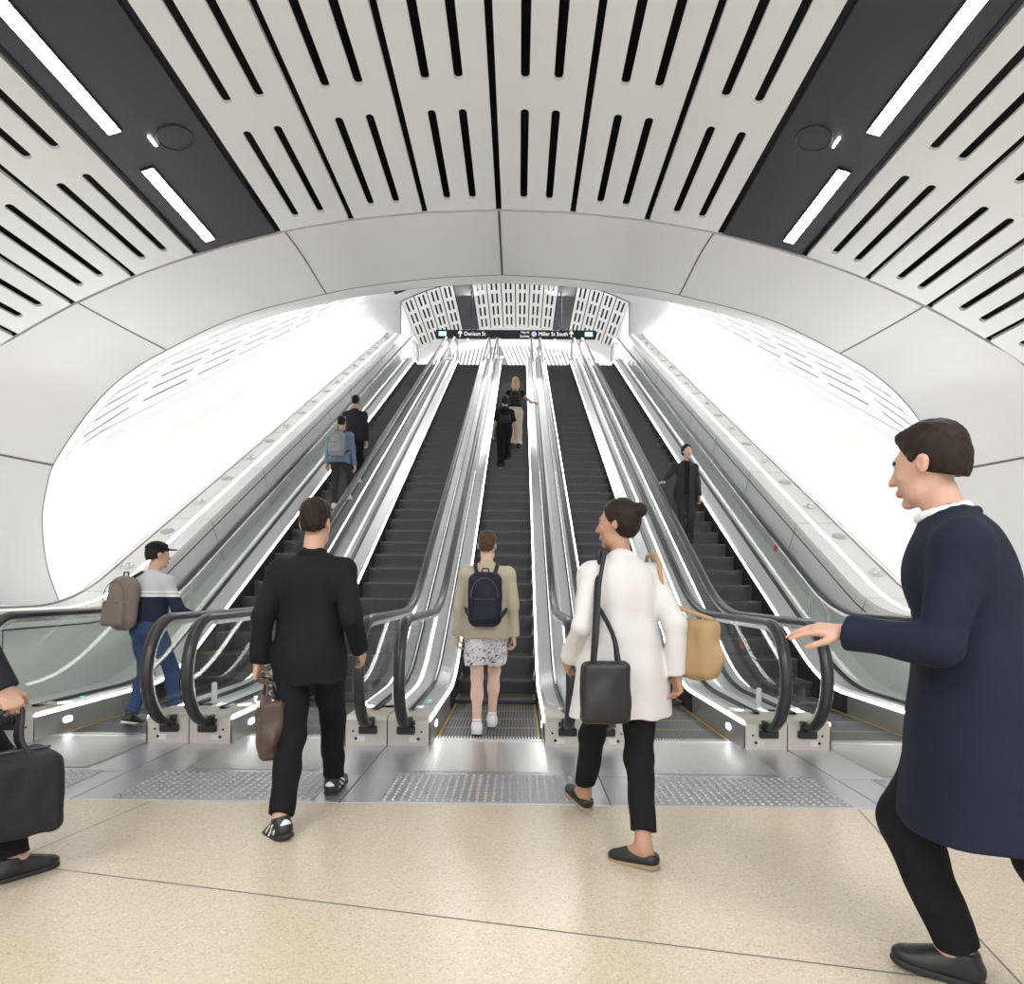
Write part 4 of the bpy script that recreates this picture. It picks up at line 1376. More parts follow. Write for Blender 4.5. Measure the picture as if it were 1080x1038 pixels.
def hair(R, name, m_, parent, vox=.005, style='short', thick=1.0, seed=1):
    v = Vol(vox); h, m, u = R.head, R.hm, R.hs
    def p(x, y, z): return h + m @ (V3(x, y, z) * u)
    t = .012 * thick
    v.ell(p(0, -.016, .040), V3(.076 + t, .096 + t, .090 + t * 1.3) * u, .02, m)
    if style == 'short':
        v.ops.clear()
        v.ell(p(0, -.014, .036), V3(.0785, .099, .091) * u, .02, m)                    # close-cropped cap
        v.ell(p(0, -.062, -.012), V3(.058, .046, .066) * u, .03, m)
        v.ell(p(0, .000, .075), V3(.070 + t * .45, .090 + t * .5, .058 + t) * u, .03, m)   # fuller top
        v.ell(p(0, .06, .098), V3(.052, .036, .026) * u * (.8 + .2 * thick), .025, m)
        for sg in (-1, 1): v.cap(p(sg * .077, .024, .03), p(sg * .077, .026, -.012), .006 * u, .004 * u, .01)
        v.cut(p(0, .075, .075), m @ V3(0, .95, -.25)); v.cut(p(0, -.09, -.052), m @ V3(0, .30, -1))
        v.cut(p(0, .030, .02), m @ V3(0, .80, -.6), 0, None)
        for sg in (-1, 1): v.sub(p(sg * .08, -.010, -.012), V3(.018, .020, .030) * u, .006, m)
    elif style == 'long':
        v.ell(p(0, -.065, -.03), V3(.080, .058, .11) * u, .04, m)
        v.cap(p(0, -.075, -.08), R.N - R.cy * .085 * R.u - R.up * .10 * R.u, .068 * u, .062 * u, .04)
        v.cap(p(-.07, -.03, -.04), R.N - R.cx * .06 - R.cy * .085 * R.u - R.up * .08, .030 * u, .028 * u, .03); v.cap(p(.07, -.03, -.04), R.N + R.cx * .06 - R.cy * .085 * R.u - R.up * .08, .030 * u, .028 * u, .03)
        v.cut(p(0, .055, .06), m @ V3(0, .95, -.2), 0, p(0, .1, 0), .19 * u)
    elif style in ('bun', 'tied'):
        v.ell(p(0, -.05, .0), V3(.070 + t * .6, .055 + t, .080) * u, .03, m)
        if style == 'bun': v.ell(p(0, -.115, .07), V3(.042, .040, .040) * u, .012, m)
        else: v.cap(p(0, -.11, .01), p(0, -.12, -.12), .026 * u, .016 * u, .012)
        v.cut(p(0, .062, .07), m @ V3(0, .9, -.3)); v.cut(p(0, 0, -.062), m @ V3(0, .2, -1), 0, p(0, .02, -.09), .12 * u)
        v.cut(p(0, .02, .005), m @ V3(0, .8, -.55))
    v.noise(folds(.0016 * thick, seed, 60, .5)); v.noise(folds(.0016 * thick, seed + 1, 190, .35))
    return vol_obj(name, v, m_, parent, 1)

def trousers(R, name, m_, parent, vox=.007, hem=.0, loose=1.0, hem_r=.062, seed=2, shorts=None, top=.10, fmat=None):
    v = Vol(vox); u = R.u; Mx = np.stack([R.cx, R.cy, R.up], 1); f = R.female
    v.ell(R.P + R.up * .02 * u, V3(.176 if f else .166, .122, .125) * u, .05, Mx)
    v.ell(R.P - R.cy * .03 * u - R.up * .02 * u, V3(.150, .115, .105) * u, .05, Mx)
    v.cap(R.P + R.up * .02 * u, R.P + R.up * .16 * u, .135 * u, .125 * u, .05, sx=.78, axis=R.cy)
    for s in 'LR':
        hip, kn, an = getattr(R, 'hip' + s), getattr(R, 'kn' + s), getattr(R, 'an' + s)
        if shorts is not None:
            e = hip + (kn - hip) * shorts
            v.cap(hip, e, .100 * u * loose, .094 * u * loose, .04, flat1=True)
            continue
        v.cap(hip, kn, .098 * u * loose, .069 * u * loose, .04)
        e = an + (kn - an) * hem
        v.cap(kn, e, .068 * u * loose, hem_r * u, .035, flat1=True)
        bk = -unit(R.toe[s][0]); v.ell(kn + (an - kn) * .3 + bk * .012 * u, V3(.058, .058, .11) * u * (.5 + .5 * loose), .03)
    v.cut(R.P + R.up * (top + .03) * u, R.up)
    v.noise(folds(.0045, seed, 22, .9))
    return vol_obj(name, v, m_, parent, 1, fmat)

def jacket(R, name, m_, parent, vox=.007, hem=-.13, bulk=1.0, sleeve=1.0, cuff=.037, skirt=.19, seed=3, collar=.0, fold=.005, open_front=False, fmat=None, hem_y=0.0, sleeves=('L', 'R'), flare=0.0, lapel=False):
    """hem: height of the hem relative to the pelvis; sleeve: 1 to the wrist, .5 to the elbow"""
    v = Vol(vox); u = R.u; Mx = np.stack([R.cx, R.cy, R.up], 1); f = R.female
    g = bulk
    v.ell(R.chest + R.up * .03 * u, V3(.158 if f else .182, .128, .19) * u * g, .05, Mx)
    v.ell(R.P + R.up * .16 * u, V3(.145 if f else .165, .118, .17) * u * g, .06, Mx)
    v.cap(R.shL, R.shR, .073 * u * g, .073 * u * g, .05)
    v.cap(R.N - R.up * .06 * u, R.N + R.up * .004 * u, .092 * u, .076 * u, .04)
    # skirt of the jacket
    c0 = R.P + R.up * .10 * u; c1 = R.P + V3(0, hem_y, hem)
    v.cap(c0, c1, (skirt - .018) * u * g, (skirt + flare) * u * g, .05, flat1=True, sx=.72, axis=R.cy)
    if hem < -.03:
        v.ell(R.P + R.up * .0 * u, V3(.184, .142, .15) * u * (.5 + .5 * g), .06, Mx); v.ell(R.P - R.cy * .03 * u - R.up * .03 * u, V3(.160, .130, .13) * u * (.5 + .5 * g), .05, Mx)
        v.cut(c1, V3(0, 0, -1))
    for s in sleeves:
        sh, el, wr = getattr(R, 'sh' + s), getattr(R, 'el' + s), getattr(R, 'wr' + s)
        gg = (.9 if f else 1) * (.6 + .4 * g)
        if sleeve <= .5:
            e = sh + (el - sh) * (sleeve * 2); v.cap(sh, e, .072 * u * gg, .066 * u * gg, .03, flat1=True)
        else:
            v.cap(sh, el, .070 * u * gg, .056 * u * gg, .03)
            e = el + (wr - el) * ((sleeve - .5) * 2)
            v.cap(el, e, .055 * u * gg, cuff * u * gg, .02, flat1=True)
    if fold: v.noise(folds(fold, seed, 17, .45))
    if collar:
        for i in range(12):
            a0, a1 = 2 * PI * i / 12, 2 * PI * (i + 1) / 12
            def q(a): return R.N + R.up * (.012 + .010 * (1 - math.sin(a)) ) * u + (R.cx * math.cos(a) * .068 + R.cy * math.sin(a) * .066) * u
            v.cap(q(a0), q(a1), collar * u, collar * u, .008)
    if open_front:
        # an open V down the front
        for i in range(9):
            t = i / 8; w = (.055 + .02 * t) if open_front == 'v' else .05
            if open_front == 'v': w = .065 * (1 - .75 * t) + .012
            z = R.N - R.up * (.03 + .62 * t) * u + R.cy * .13 * u * g
            v.sub(z, V3(w, .085, .07) * u, .004, Mx)
    return vol_obj(name, v, m_, parent, 1, fmat)

def shoe(R, s, upper, sole, parent, vox=.005, style='sneaker', stripe=None):
    u = R.u; an = getattr(R, 'an' + s); Fw, Up = R.toe[s]; X = np.cross(Fw, Up); m = np.stack([X, Fw, Up], 1)
    def p(x, y, z): return an + m @ (V3(x, y, z) * u)
    v = Vol(vox)
    v.cap(p(0, -.035, -.045), p(0, .06, -.05), .040 * u, .040 * u, .02); v.ell(p(0, .115, -.055), V3(.044, .065, .032) * u, .03, m)
    if style == 'loafer':
        v.ell(p(0, .05, -.04), V3(.040, .075, .035) * u, .02, m); v.sub(p(0, -.01, .0), V3(.034, .055, .045) * u, .01, m)
    else:
        v.cap(p(0, -.018, -.03), p(0, -.012, .012), .045 * u, .042 * u, .02, flat1=True); v.cap(p(0, 0, -.01), p(0, .09, -.048), .036 * u, .032 * u, .03)
    v.cut(p(0, 0, -.067), m @ V3(0, 0, -1))
    def fm(C):
        q = (C - an) @ m / u
        b = (np.abs(q[:, 0]) > .02) & (np.abs((q[:, 1] * .7 + q[:, 2] + .04 + .0) % .034 - .017) < .006) & (q[:, 1] > -.03) & (q[:, 1] < .075) & (q[:, 2] > -.062) & (q[:, 2] < -.01)
        heel = (q[:, 1] < -.058) & (q[:, 2] > -.022)
        return np.where(b | heel, 1, 0) if stripe else np.zeros(len(C))
    o = vol_obj('shoe', v, [upper, stripe or upper], parent, 1, fm)
    w = Vol(vox); w.cap(p(0, -.032, -.075), p(0, .07, -.075), .043 * u, .045 * u, .02); w.ell(p(0, .115, -.075), V3(.046, .066, .03) * u, .02, m)
    w.cut(p(0, 0, -.064), m @ V3(0, 0, 1)); w.cut(p(0, 0, -.086), m @ V3(0, 0, -1))
    vol_obj('sole', w, sole, o, 0)
    return o

# ---- materials for people
M['skin'] = mat('skin', (.56, .34, .25), .5, spec=.35); M['skin2'] = mat('skin tan', (.44, .25, .17), .5, spec=.35); M['skinp'] = mat('skin pale', (.66, .44, .36), .5, spec=.35)
M['lip'] = mat('lips', (.42, .16, .13), .45); M['hairdark'] = mat('dark brown hair', (.022, .015, .011), .5, var=.4, vscale=60)
M['hairbrown'] = mat('brown hair', (.085, .048, .028), .5, var=.4, vscale=60); M['hairblond'] = mat('blond hair', (.52, .36, .17), .45, var=.25, vscale=50); M['hairblack'] = mat('black hair', (.011, .010, .010), .45, var=.3, vscale=60)
M['eyewhite'] = mat('eye white', (.55, .52, .50), .4); M['iris'] = mat('iris', (.04, .025, .015), .2)
for k_ in ('hairdark', 'hairbrown', 'hairblack'): M[k_].node_tree.nodes['Principled BSDF'].inputs['Specular IOR Level'].default_value = .15
def cloth(n, c, r=.85, b=.25, bs=220, var=.08): return mat(n, c, r, 0, .25, bump=b, bscale=bs, var=var, vscale=7, sheen=.0)
M['suit'] = cloth('black suiting', (.0085, .009, .011)); M['suittr'] = cloth('black trousers', (.0065, .0065, .0085)); M['navycoat'] = cloth('navy coat', (.010, .014, .030)); M['blackc'] = cloth('black cloth', (.008, .008, .009))
M['beige'] = cloth('beige cotton', (.50, .45, .34)); M['whitec'] = cloth('off white coat', (.69, .675, .665)); M['greyk'] = cloth('pale grey knit', (.55, .56, .60)); M['navyk'] = cloth('navy knit', (.018, .023, .045))
M['denim'] = cloth('blue denim', (.035, .06, .13)); M['denimj'] = cloth('pale denim jacket', (.16, .22, .31)); M['charcoal'] = cloth('charcoal cloth', (.035, .035, .042)); M['darkjk'] = cloth('dark jacket', (.018, .019, .026)); M['cream'] = cloth('cream trousers', (.66, .57, .46))
M['shoeblack'] = mat('black leather', (.012, .012, .013), .4); M['shoewhite'] = mat('white leather', (.8, .8, .8), .45); M['soleb'] = mat('dark sole', (.02, .02, .02), .7); M['solew'] = mat('white sole', (.75, .74, .72), .6); M['solet'] = mat('tan sole', (.32, .24, .15), .7)
M['packnavy'] = cloth('navy pack nylon', (.013, .016, .032), .6); M['packgrey'] = cloth('grey pack nylon', (.30, .30, .32), .7); M['packblack'] = cloth('black pack', (.012, .012, .013), .55); M['packtaupe'] = cloth('taupe pack', (.20, .165, .14), .8); M['leatherbr'] = mat('brown leather', (.075, .05, .038), .5, var=.15); M['tanbag'] = cloth('tan paper bag', (.42, .28, .15), .7); M['blackbag'] = mat('black leather bag', (.014, .013, .015), .45); M['casefab'] = cloth('black holdall nylon', (.020, .019, .022), .6)
M['strapdark'] = mat('dark strap', (.015, .015, .017), .6); M['zip'] = mat('zip', (.10, .10, .11), .4, .6); M['chrome'] = mat('chrome', (.8, .8, .8), .15, 1.0)
def floral():
    m = mat('floral shorts', (.72, .69, .70), .8)
    nt = m.node_tree; b = nt.nodes['Principled BSDF']; tc = nt.nodes.new('ShaderNodeTexCoord')
    nz = nt.nodes.new('ShaderNodeTexNoise'); nz.inputs['Scale'].default_value = 26; nz.inputs['Detail'].default_value = 3; nz.inputs['Distortion'].default_value = 2.2
    nt.links.new(tc.outputs['Object'], nz.inputs['Vector']); cr = nt.nodes.new('ShaderNodeValToRGB'); e = cr.color_ramp.elements
    e[0].position = .36; e[0].color = (.07, .065, .08, 1); e[1].position = .47; e[1].color = (.74, .71, .73, 1); x = e.new(.42); x.color = (.42, .36, .42, 1)
    nt.links.new(nz.outputs['Fac'], cr.inputs['Fac']); nt.links.new(cr.outputs['Color'], b.inputs['Base Color']); return m
M['floral'] = floral()
# ------------------------------------------------------------------ the people
def put(o, x, y, z, rz):
    o.location = (x, y, z); o.rotation_euler = (0, 0, rz); return o
def step_at(y):
    i = int((y - 5.56) / .40); i = max(0, min(i, len(STEPS) - 1)); return STEPS[i]

def backpack(R, name, m_, depth=.085, w=.15, h=.23, drop=.20, off=0.0, vox=.006, straps=True, back=.0, pocket=True, top_round=.09):
    """a day pack on the back: body with panels, pocket, zips, straps"""
    u = R.u; Mx = np.stack([R.cx, R.cy, R.up], 1)
    c = R.N - R.up * (drop + .05) * u - R.cy * (.165 + depth * .5 + back) * u + R.cx * off
    def q(x, y, z): return c + Mx @ V3(x, y, z)
    v = Vol(vox)
    v.box(c, V3(w, depth, h) * u, top_round * u * .9, 0, Mx); v.ell(q(0, -.03, -.02), V3(w * .85, depth * 1.05, h * .85) * u, .03, Mx)
    v.noise(folds(.003, 5, 25))
    o = vol_obj(name, v, m_, None, 1)
    if pocket:
        p = Vol(vox); p.box(q(0, -depth * 1.02, -h * .38) , V3(w * .74, depth * .38, h * .46) * u, .03 * u, 0, Mx); vol_obj('front_pocket', p, m_, o, 1)
        mb = MB(); r = .004 * u
        zz = [q(w * .78 * math.cos(a) * u, -depth * 1.18 * u, (h * .12 + h * .62 * math.sin(a)) * u) for a in np.linspace(-.1, PI + .1, 18)]
        mb.tube(zz, r, 6); mb.build('zip', M['zip'], o)
        mb = MB(); mb.tube([q(-w * .6 * u, -depth * 1.42 * u, -h * .02 * u), q(w * .6 * u, -depth * 1.42 * u, -h * .02 * u)], r, 6); mb.build('zip', M['zip'], o)
    mb = MB(); mb.tube([q(-.03, 0, h * .97 * u), q(-.025, 0, h * u + .03), q(.025, 0, h * u + .03), q(.03, 0, h * .97 * u)], .008, 8); mb.build('carry_loop', M['strapdark'], o)
    if straps:
        for s in ((-1, 1) if straps is True else straps):
            sh = R.N + R.cx * s * .095 * u - R.up * .0 * u
            top = q(s * .07 * u, depth * .8 * u, h * .82 * u)
            pts = [top, sh - R.cy * .085 * u + R.up * .005 * u, sh + R.up * .026 * u, sh + R.cy * .085 * u - R.up * .02 * u, sh + R.cx * s * .03 * u + R.cy * .135 * u - R.up * .15 * u,
                   R.chest + R.cx * s * .165 * u + R.cy * .09 * u - R.up * .1 * u, R.chest + R.cx * s * .175 * u - R.cy * .05 * u - R.up * .17 * u, q(s * w * .8 * u, depth * .8 * u, -h * .75 * u)]
            P_ = dens(pts, 28); v = Vol(vox)
            for a, b in zip(P_[:-1], P_[1:]): v.cap(a, b, .017 * u, .017 * u, .004, )
            vol_obj('shoulder_strap', v, M['strapdark'], o, 1)
    return o
def soft_bag(name, c, half, m_, vox=.006, rad=.03, rot=0.0, bulge=1.0, seed=4):
    Mx = np.array([[math.cos(rot), -math.sin(rot), 0], [math.sin(rot), math.cos(rot), 0], [0, 0, 1]])
    v = Vol(vox); v.box(c, V3(*half), rad, 0, Mx); v.ell(np.array(c) - V3(0, 0, half[2] * .25), V3(half[0] * .9, half[1] * 1.18 * bulge, half[2] * .72), .03, Mx); v.noise(folds(.003, seed, 24))
    o = vol_obj(name, v, m_, None, 1)
    return o, (lambda x, y, z: np.array(c) + Mx @ V3(x, y, z))
def loop(parent, pts, r, m_, name='handle', n=20):
    mb = MB(); mb.tube(dens(pts, n), r, 8); return smooth_by_angle(mb.build(name, m_, parent), 60)

# 1. man in the black suit, mid-stride, brown briefcase in the left hand
R = make_rig(1.84, pelvis=(.0, .02, .905), lean=.07, twist=-.10, head_yaw=.10, footL=(-.01, -.36, 0), footR=(.035, .40, .0), pitchL=.30, pitchR=-.12, toeL=-.80, toeR=.08,
             handL=(-.275, -.03, .865), handR=(.270, .10, .930), elbL=(-.15, -1, 0), elbR=(.2, -1, 0))
T = (-.945, 3.64, 0, 0.0)
o = body(R, 'person', M['skin'], .006, dict(curl=1.25, spread=.05), dict(curl=.55))
tag(put(o, *T), 'person in a black suit walking towards the escalators with a brown briefcase', 'person', None)
hair(R, 'hair', M['hairdark'], o, .005, 'short', 1.25)
jacket(R, 'suit_jacket', M['suit'], o, .0065, hem=-.155, bulk=1.04, cuff=.046, skirt=.190, collar=.015, fold=.0065)
trousers(R, 'trousers', M['suittr'], o, .0065, hem=.06, hem_r=.062, loose=1.03)
for s in 'LR': shoe(R, s, M['shoeblack'], M['soleb'], o, .0045, 'sneaker', M['shoewhite'])
# briefcase
wr = R.wrL
c = wr + V3(.06, .02, -.36)
o, q = soft_bag('briefcase', c, (.065, .19, .165), M['leatherbr'], .006, .03, .45, 1.0)
tag(put(o, *T), 'brown leather briefcase hanging from the left hand of the black-suited person', 'bag')
d = unit(R.wrL - R.elL); grip = wr + d * .085 + V3(.012, 0, 0)
for s in (-1, 1):
    loop(o, [q(s * .03, -.09, .15), q(s * .02, -.07, .24), grip + V3(s * .008, -.03, -.012), grip + V3(s * .008, .03, -.012), q(s * .02, .07, .24), q(s * .03, .09, .15)], .009, M['leatherbr'])
mb = MB(); mb.tube([q(.0, -.17, .168), q(0, .17, .168)], .006, 6); mb.build('zip', M['chrome'], o)
mb = MB()
for s in (-1, 1):
    for y in (-.09, .09):
        p = q(s * .066, y, .14); mb.rbox(p[0] - .014, p[0] + .014, p[1] - .014, p[1] + .014, p[2] - .018, p[2] + .018, .004)
mb.build('buckle', M['chrome'], o)
loop(o, [q(.03, -.17, .13), q(.075, -.10, .02), q(.082, .02, -.06), q(.075, .12, .0), q(.03, .17, .13)], .008, M['blackbag'], 'shoulder_strap')

# 2. person in a beige jacket and floral shorts on the middle escalator
R = make_rig(1.80, pelvis=(0, 0, .935), lean=.05, head_yaw=-.08, footL=(-.062, -.20, .0), footR=(.055, .17, .0), pitchL=.20, toeL=-.08, toeR=.05,
             handL=(-.262, .03, .86), handR=(.255, .02, .86), elbL=(-.7, -.8, 0), elbR=(.7, -.8, 0))
T = (-.045, 5.84, 0.004, 0.0)
o = body(R, 'person', M['skinp'], .0065, dict(curl=.8), dict(curl=.8))
tag(put(o, *T), 'person in a beige jacket and floral shorts stepping onto the middle escalator', 'person')
hair(R, 'hair', M['hairbrown'], o, .005, 'short', .8, 3)
jacket(R, 'jacket', M['beige'], o, .0065, hem=-.10, bulk=1.10, cuff=.044, skirt=.178, collar=.020, fold=.008, seed=8)
trousers(R, 'shorts', M['floral'], o, .0065, shorts=.74, loose=1.14, seed=4)
for s in 'LR': shoe(R, s, M['shoewhite'], M['solew'], o, .005)
for s in 'LR':
    v = Vol(.005); an = getattr(R, 'an' + s); kn = getattr(R, 'kn' + s); v.cap(an, an + (kn - an) * .10, .041, .042, .0, flat1=True); vol_obj('sock', v, M['shoewhite'], o, 1)
o = backpack(R, 'backpack', M['packnavy'], .085, .145, .235, .235, vox=.006)
tag(put(o, *T), 'dark navy backpack worn over the beige jacket', 'backpack')

# 3. person in a long white coat, walking, looking left
R = make_rig(1.77, pelvis=(.0, .06, .900), lean=.02, twist=.05, head_yaw=.75, footL=(-.05, .50, .02), footR=(-.01, -.24, 0), pitchR=.06, pitchL=-.2, toeR=-.75, toeL=-.2, female=True,
             handL=(-.255, .14, .945), handR=(.245, -.06, .87), elbL=(-.3, -1, 0), elbR=(.3, -1, 0))
T = (.80, 3.24, 0, .25)
o = body(R, 'person', M['skin2'], .006, dict(curl=.6), dict(curl=1.1, spread=.05))
tag(put(o, *T), 'person in a long white coat, cropped black trousers and black loafers, looking left', 'person')
hair(R, 'hair', M['hairdark'], o, .005, 'bun', .8, 5)
jacket(R, 'coat', M['whitec'], o, .0065, hem=-.245, bulk=1.12, cuff=.052, skirt=.215, flare=.03, collar=.018, fold=.007, seed=11)
trousers(R, 'trousers', M['suittr'], o, .0065, hem=.17, hem_r=.060, loose=.98)
for s in 'LR': shoe(R, s, M['shoeblack'], M['solet'], o, .0045, 'loafer')
c = V3(-.195, -.20, .815)
o, q = soft_bag('tote_bag', c, (.115, .05, .145), M['blackbag'], .006, .03, -.15, 1.1)
tag(put(o, *T), 'black leather tote hanging at the left hip of the white coat', 'bag')
sh = R.shL + V3(.03, -.015, .105)
for s in (-1, 1):
    loop(o, [q(-.06, s * .02, .13), q(-.05, s * .03, .28), sh + V3(-.05, -.10 + .02 * s, -.14), sh + V3(-.01, -.05 + .03 * s, .0), sh + V3(.02, .03 + .03 * s, .012), sh + V3(-.02, .12, -.14), q(.04, .05, .28), q(.06, s * .02, .13)], .011, M['strapdark'], 'strap', 30)
c = V3(.335, -.08, 1.0)
o, q = soft_bag('shoulder_bag', c, (.06, .13, .15), M['tanbag'], .006, .045, .35, 1.15)
tag(put(o, *T), 'tan shoulder bag at the right side of the white coat', 'bag')
sh = R.shR + V3(.0, -.01, .105)
loop(o, [q(0, -.11, .15), sh + V3(.05, -.10, -.22), sh + V3(.01, -.06, -.01), sh + V3(0, 0, .012), sh + V3(.01, .07, -.02), sh + V3(.05, .12, -.22), q(0, .11, .15)], .011, M['tanbag'], 'strap', 30)

# 4. tall man in a navy coat close on the right, left arm reaching ahead
R = make_rig(1.88, pelvis=(0, -.02, .950), lean=.13, twist=-.05, head_yaw=-.5, head_pitch=-.08, footL=(-.07, -.42, .0), footR=(.06, .02, 0), pitchL=.45, pitchR=-.1,
             handL=(-.165, .36, 1.165), handR=(.27, .05, .93), elbL=(-.5, -.6, -1), elbR=(.8, -1, 0))
T = (1.72, 2.10, 0, 1.12)
o = body(R, 'person', M['skin'], .006, dict(curl=.25, spread=.16, dirn=(.05, 1, .02), palm=(.3, 0, -1), thumb=1), dict(curl=.6))
tag(put(o, *T), 'tall person in a long navy coat striding left, one arm reaching ahead', 'person')
hair(R, 'hair', M['hairdark'], o, .005, 'short', .8, 7)
jacket(R, 'coat', M['navycoat'], o, .007, hem=-.40, bulk=1.16, cuff=.052, skirt=.20, flare=.05, collar=.012, fold=.006, seed=21)
v = Vol(.005)
for i in range(14):
    a0, a1 = 2 * PI * i / 14, 2 * PI * (i + 1) / 14
    def cq(a): return R.N + R.up * (.046 + .008 * (1 - math.sin(a))) + R.cy * .016 + (R.cx * math.cos(a) * .064 + R.cy * math.sin(a) * .066)
    v.cap(cq(a0), cq(a1), .018, .018, .006)
vol_obj('shirt_collar', v, M['shoewhite'], o, 1)
v = Vol(.005)
for i in range(14):
    a0, a1 = -.9 + (PI + 1.8) * i / 14 + PI, -.9 + (PI + 1.8) * (i + 1) / 14 + PI
    def cn(a): return R.N + R.up * (.022 + .010 * (1 - math.sin(a)) - .02 * max(0, math.sin(a))) + R.cy * .010 + (R.cx * math.cos(a) * .082 + R.cy * math.sin(a) * .084)
    v.cap(cn(a0), cn(a1), .017, .017, .006)
    v.cap(cn(a0) - R.up * .025, cn(a1) - R.up * .025, .015, .015, .01)
vol_obj('coat_collar', v, M['navycoat'], o, 1)
mb = MB()
for k in range(3):
    a = unit(R.wrL - R.elL); p = R.wrL - a * (.012 + .028 * k) + V3(-.052, -.012, -.01)
    mb.lathe([(.010, -.004), (.010, .003), (.007, .004), (.001, .004)], 12, Matrix.Translation(p) @ Matrix.Rotation(-PI / 2, 4, 'Y'))
mb.build('cuff_button', M['blackplastic'], o)
trousers(R, 'trousers', M['suittr'], o, .007, hem=.05, hem_r=.064, loose=1.12)
for s in 'LR': shoe(R, s, M['shoeblack'], M['soleb'], o, .005)

# 5. person cut off by the left edge of the picture, holding a black holdall
R = make_rig(1.76, pelvis=(0, 0, .885), lean=.05, footL=(-.08, -.28, 0), footR=(.30, .20, 0), pitchL=.25, handL=(-.24, .12, .85), handR=(.325, .177, .80), elbR=(.3, -.6, 0), elbL=(-1, -1, 0))
T = (-2.33, 2.80, 0, -.60)
o = body(R, 'person', M['skin'], .0065, dict(curl=.6), dict(curl=1.2, spread=.05))
tag(put(o, *T), 'person in a dark jacket at the left edge carrying a black holdall', 'person')
hair(R, 'hair', M['hairdark'], o, .006, 'short', 1, 9)
jacket(R, 'jacket', M['darkjk'], o, .007, hem=-.13, bulk=1.08, cuff=.050, skirt=.19, collar=.014, fold=.007, seed=31)
trousers(R, 'trousers', M['suittr'], o, .007, hem=.03, hem_r=.068, loose=1.05)
for s in 'LR': shoe(R, s, M['shoeblack'], M['soleb'], o, .005)
c = V3(.325, .13, .385)
o, q = soft_bag('holdall', c, (.15, .22, .175), M['casefab'], .007, .05, -.05, .95)
tag(put(o, *T), 'bulky black holdall hanging from the hand of the person at the left edge', 'bag')
d = unit(R.wrR - R.elR); grip = R.wrR + d * .085 - V3(.012, 0, 0)
for s in (-1, 1): loop(o, [q(s * .07, -.11, .16), q(s * .04, -.08, .24), grip + V3(s * .008, -.03, -.010), grip + V3(s * .008, .03, -.010), q(s * .04, .08, .24), q(s * .07, .11, .16)], .010, M['strapdark'])
mb = MB(); mb.tube([q(0, -.2, .179), q(0, .2, .179)], .006, 6); mb.build('zip', M['zip'], o)

# 6. person in a grey and navy top at the foot of the leftmost escalator
R = make_rig(1.70, pelvis=(0, 0, .875), lean=.10, head_yaw=-.35, footL=(-.08, -.14, 0), footR=(.08, .24, .0), pitchL=.3, handL=(-.23, .06, .74), handR=(.25, .28, .98), elbR=(.6, -1, -.4), elbL=(-1, -1, 0))
T = (-3.25, 6.02, .004, -.30)
o = body(R, 'person', M['skin'], .008, dict(curl=.7), dict(curl=.6))
tag(put(o, *T), 'person in a grey and navy striped top boarding the leftmost escalator', 'person')
hair(R, 'hair', M['hairdark'], o, .006, 'short', .9, 13)
zc_ = (R.P + R.up * .33)[2]
def band(C):
    z = C[:, 2]; return np.where(z > zc_ + .035, 0, np.where(z > zc_ + .02, 2, np.where(z > zc_ - .0, 0, np.where(z > zc_ - .02, 2, 1))))
jacket(R, 'sweater', [M['greyk'], M['navyk'], M['shoewhite']], o, .007, hem=-.03, bulk=1.08, cuff=.044, skirt=.165, fold=.006, seed=41, fmat=band, collar=.012)
trousers(R, 'jeans', M['denim'], o, .008, hem=.04, hem_r=.06, loose=1.0)
for s in 'LR': shoe(R, s, M['shoeblack'], M['solew'], o, .006)
v = Vol(.006); h, m, uh = R.head, R.hm, R.hs
v.ell(h + m @ (V3(0, -.01, .055) * uh), V3(.090, .110, .085) * uh, .01, m); v.cut(h + m @ (V3(0, 0, .052) * uh), m @ V3(0, -.15, -1)); v.ell(h + m @ (V3(0, .125, .062) * uh), V3(.07, .065, .008) * uh, .008, m)
vol_obj('cap', v, M['blackc'], o, 1)
o = backpack(R, 'backpack', M['packtaupe'], .095, .165, .265, .24, off=-.10, vox=.007, straps=(-1,), back=.0, top_round=.14)
tag(put(o, *T), 'round taupe backpack slung on the left shoulder of the striped top', 'backpack')

# 7, 8. two people riding up the leftmost escalator
y_, z_ = step_at(12.35)
R = make_rig(1.77, pelvis=(.0, .10, .96), lean=.10, footL=(-.07, 0, 0), footR=(.09, .40, .231), handL=(-.26, .1, .84), handR=(.25, .22, .88), elbL=(-1, -.8, 0), elbR=(1, -.8, 0), pitchL=.15)
T = (-3.20, y_ + .16, z_ + .004, -.05)
o = body(R, 'person', M['skin'], .010, dict(curl=.8), dict(curl=.8)); tag(put(o, *T), 'person in a pale denim jacket riding up behind another on the leftmost escalator', 'person')
hair(R, 'hair', M['hairblack'], o, .008, 'short', 1.2, 15)
jacket(R, 'denim_jacket', M['denimj'], o, .010, hem=-.06, bulk=1.08, cuff=.046, skirt=.17, collar=.02, fold=.008, seed=51)
trousers(R, 'trousers', M['charcoal'], o, .010, hem=.08, hem_r=.055, loose=.95)
for s in 'LR': shoe(R, s, M['shoewhite'], M['solew'], o, .008)
o = backpack(R, 'backpack', M['packgrey'], .085, .150, .235, .23, vox=.008); tag(put(o, *T), 'light grey backpack on the pale denim jacket', 'backpack')
y_, z_ = step_at(13.2)
R = make_rig(1.82, pelvis=(.0, .03, .955), lean=.05, footL=(-.09, 0, 0), footR=(.09, .06, 0), handL=(-.26, .1, .9), handR=(.25, .06, .84), elbL=(-1, -.8, 0), elbR=(1, -.6, 0))
T = (-3.20, y_ + .12, z_ + .004, 0)
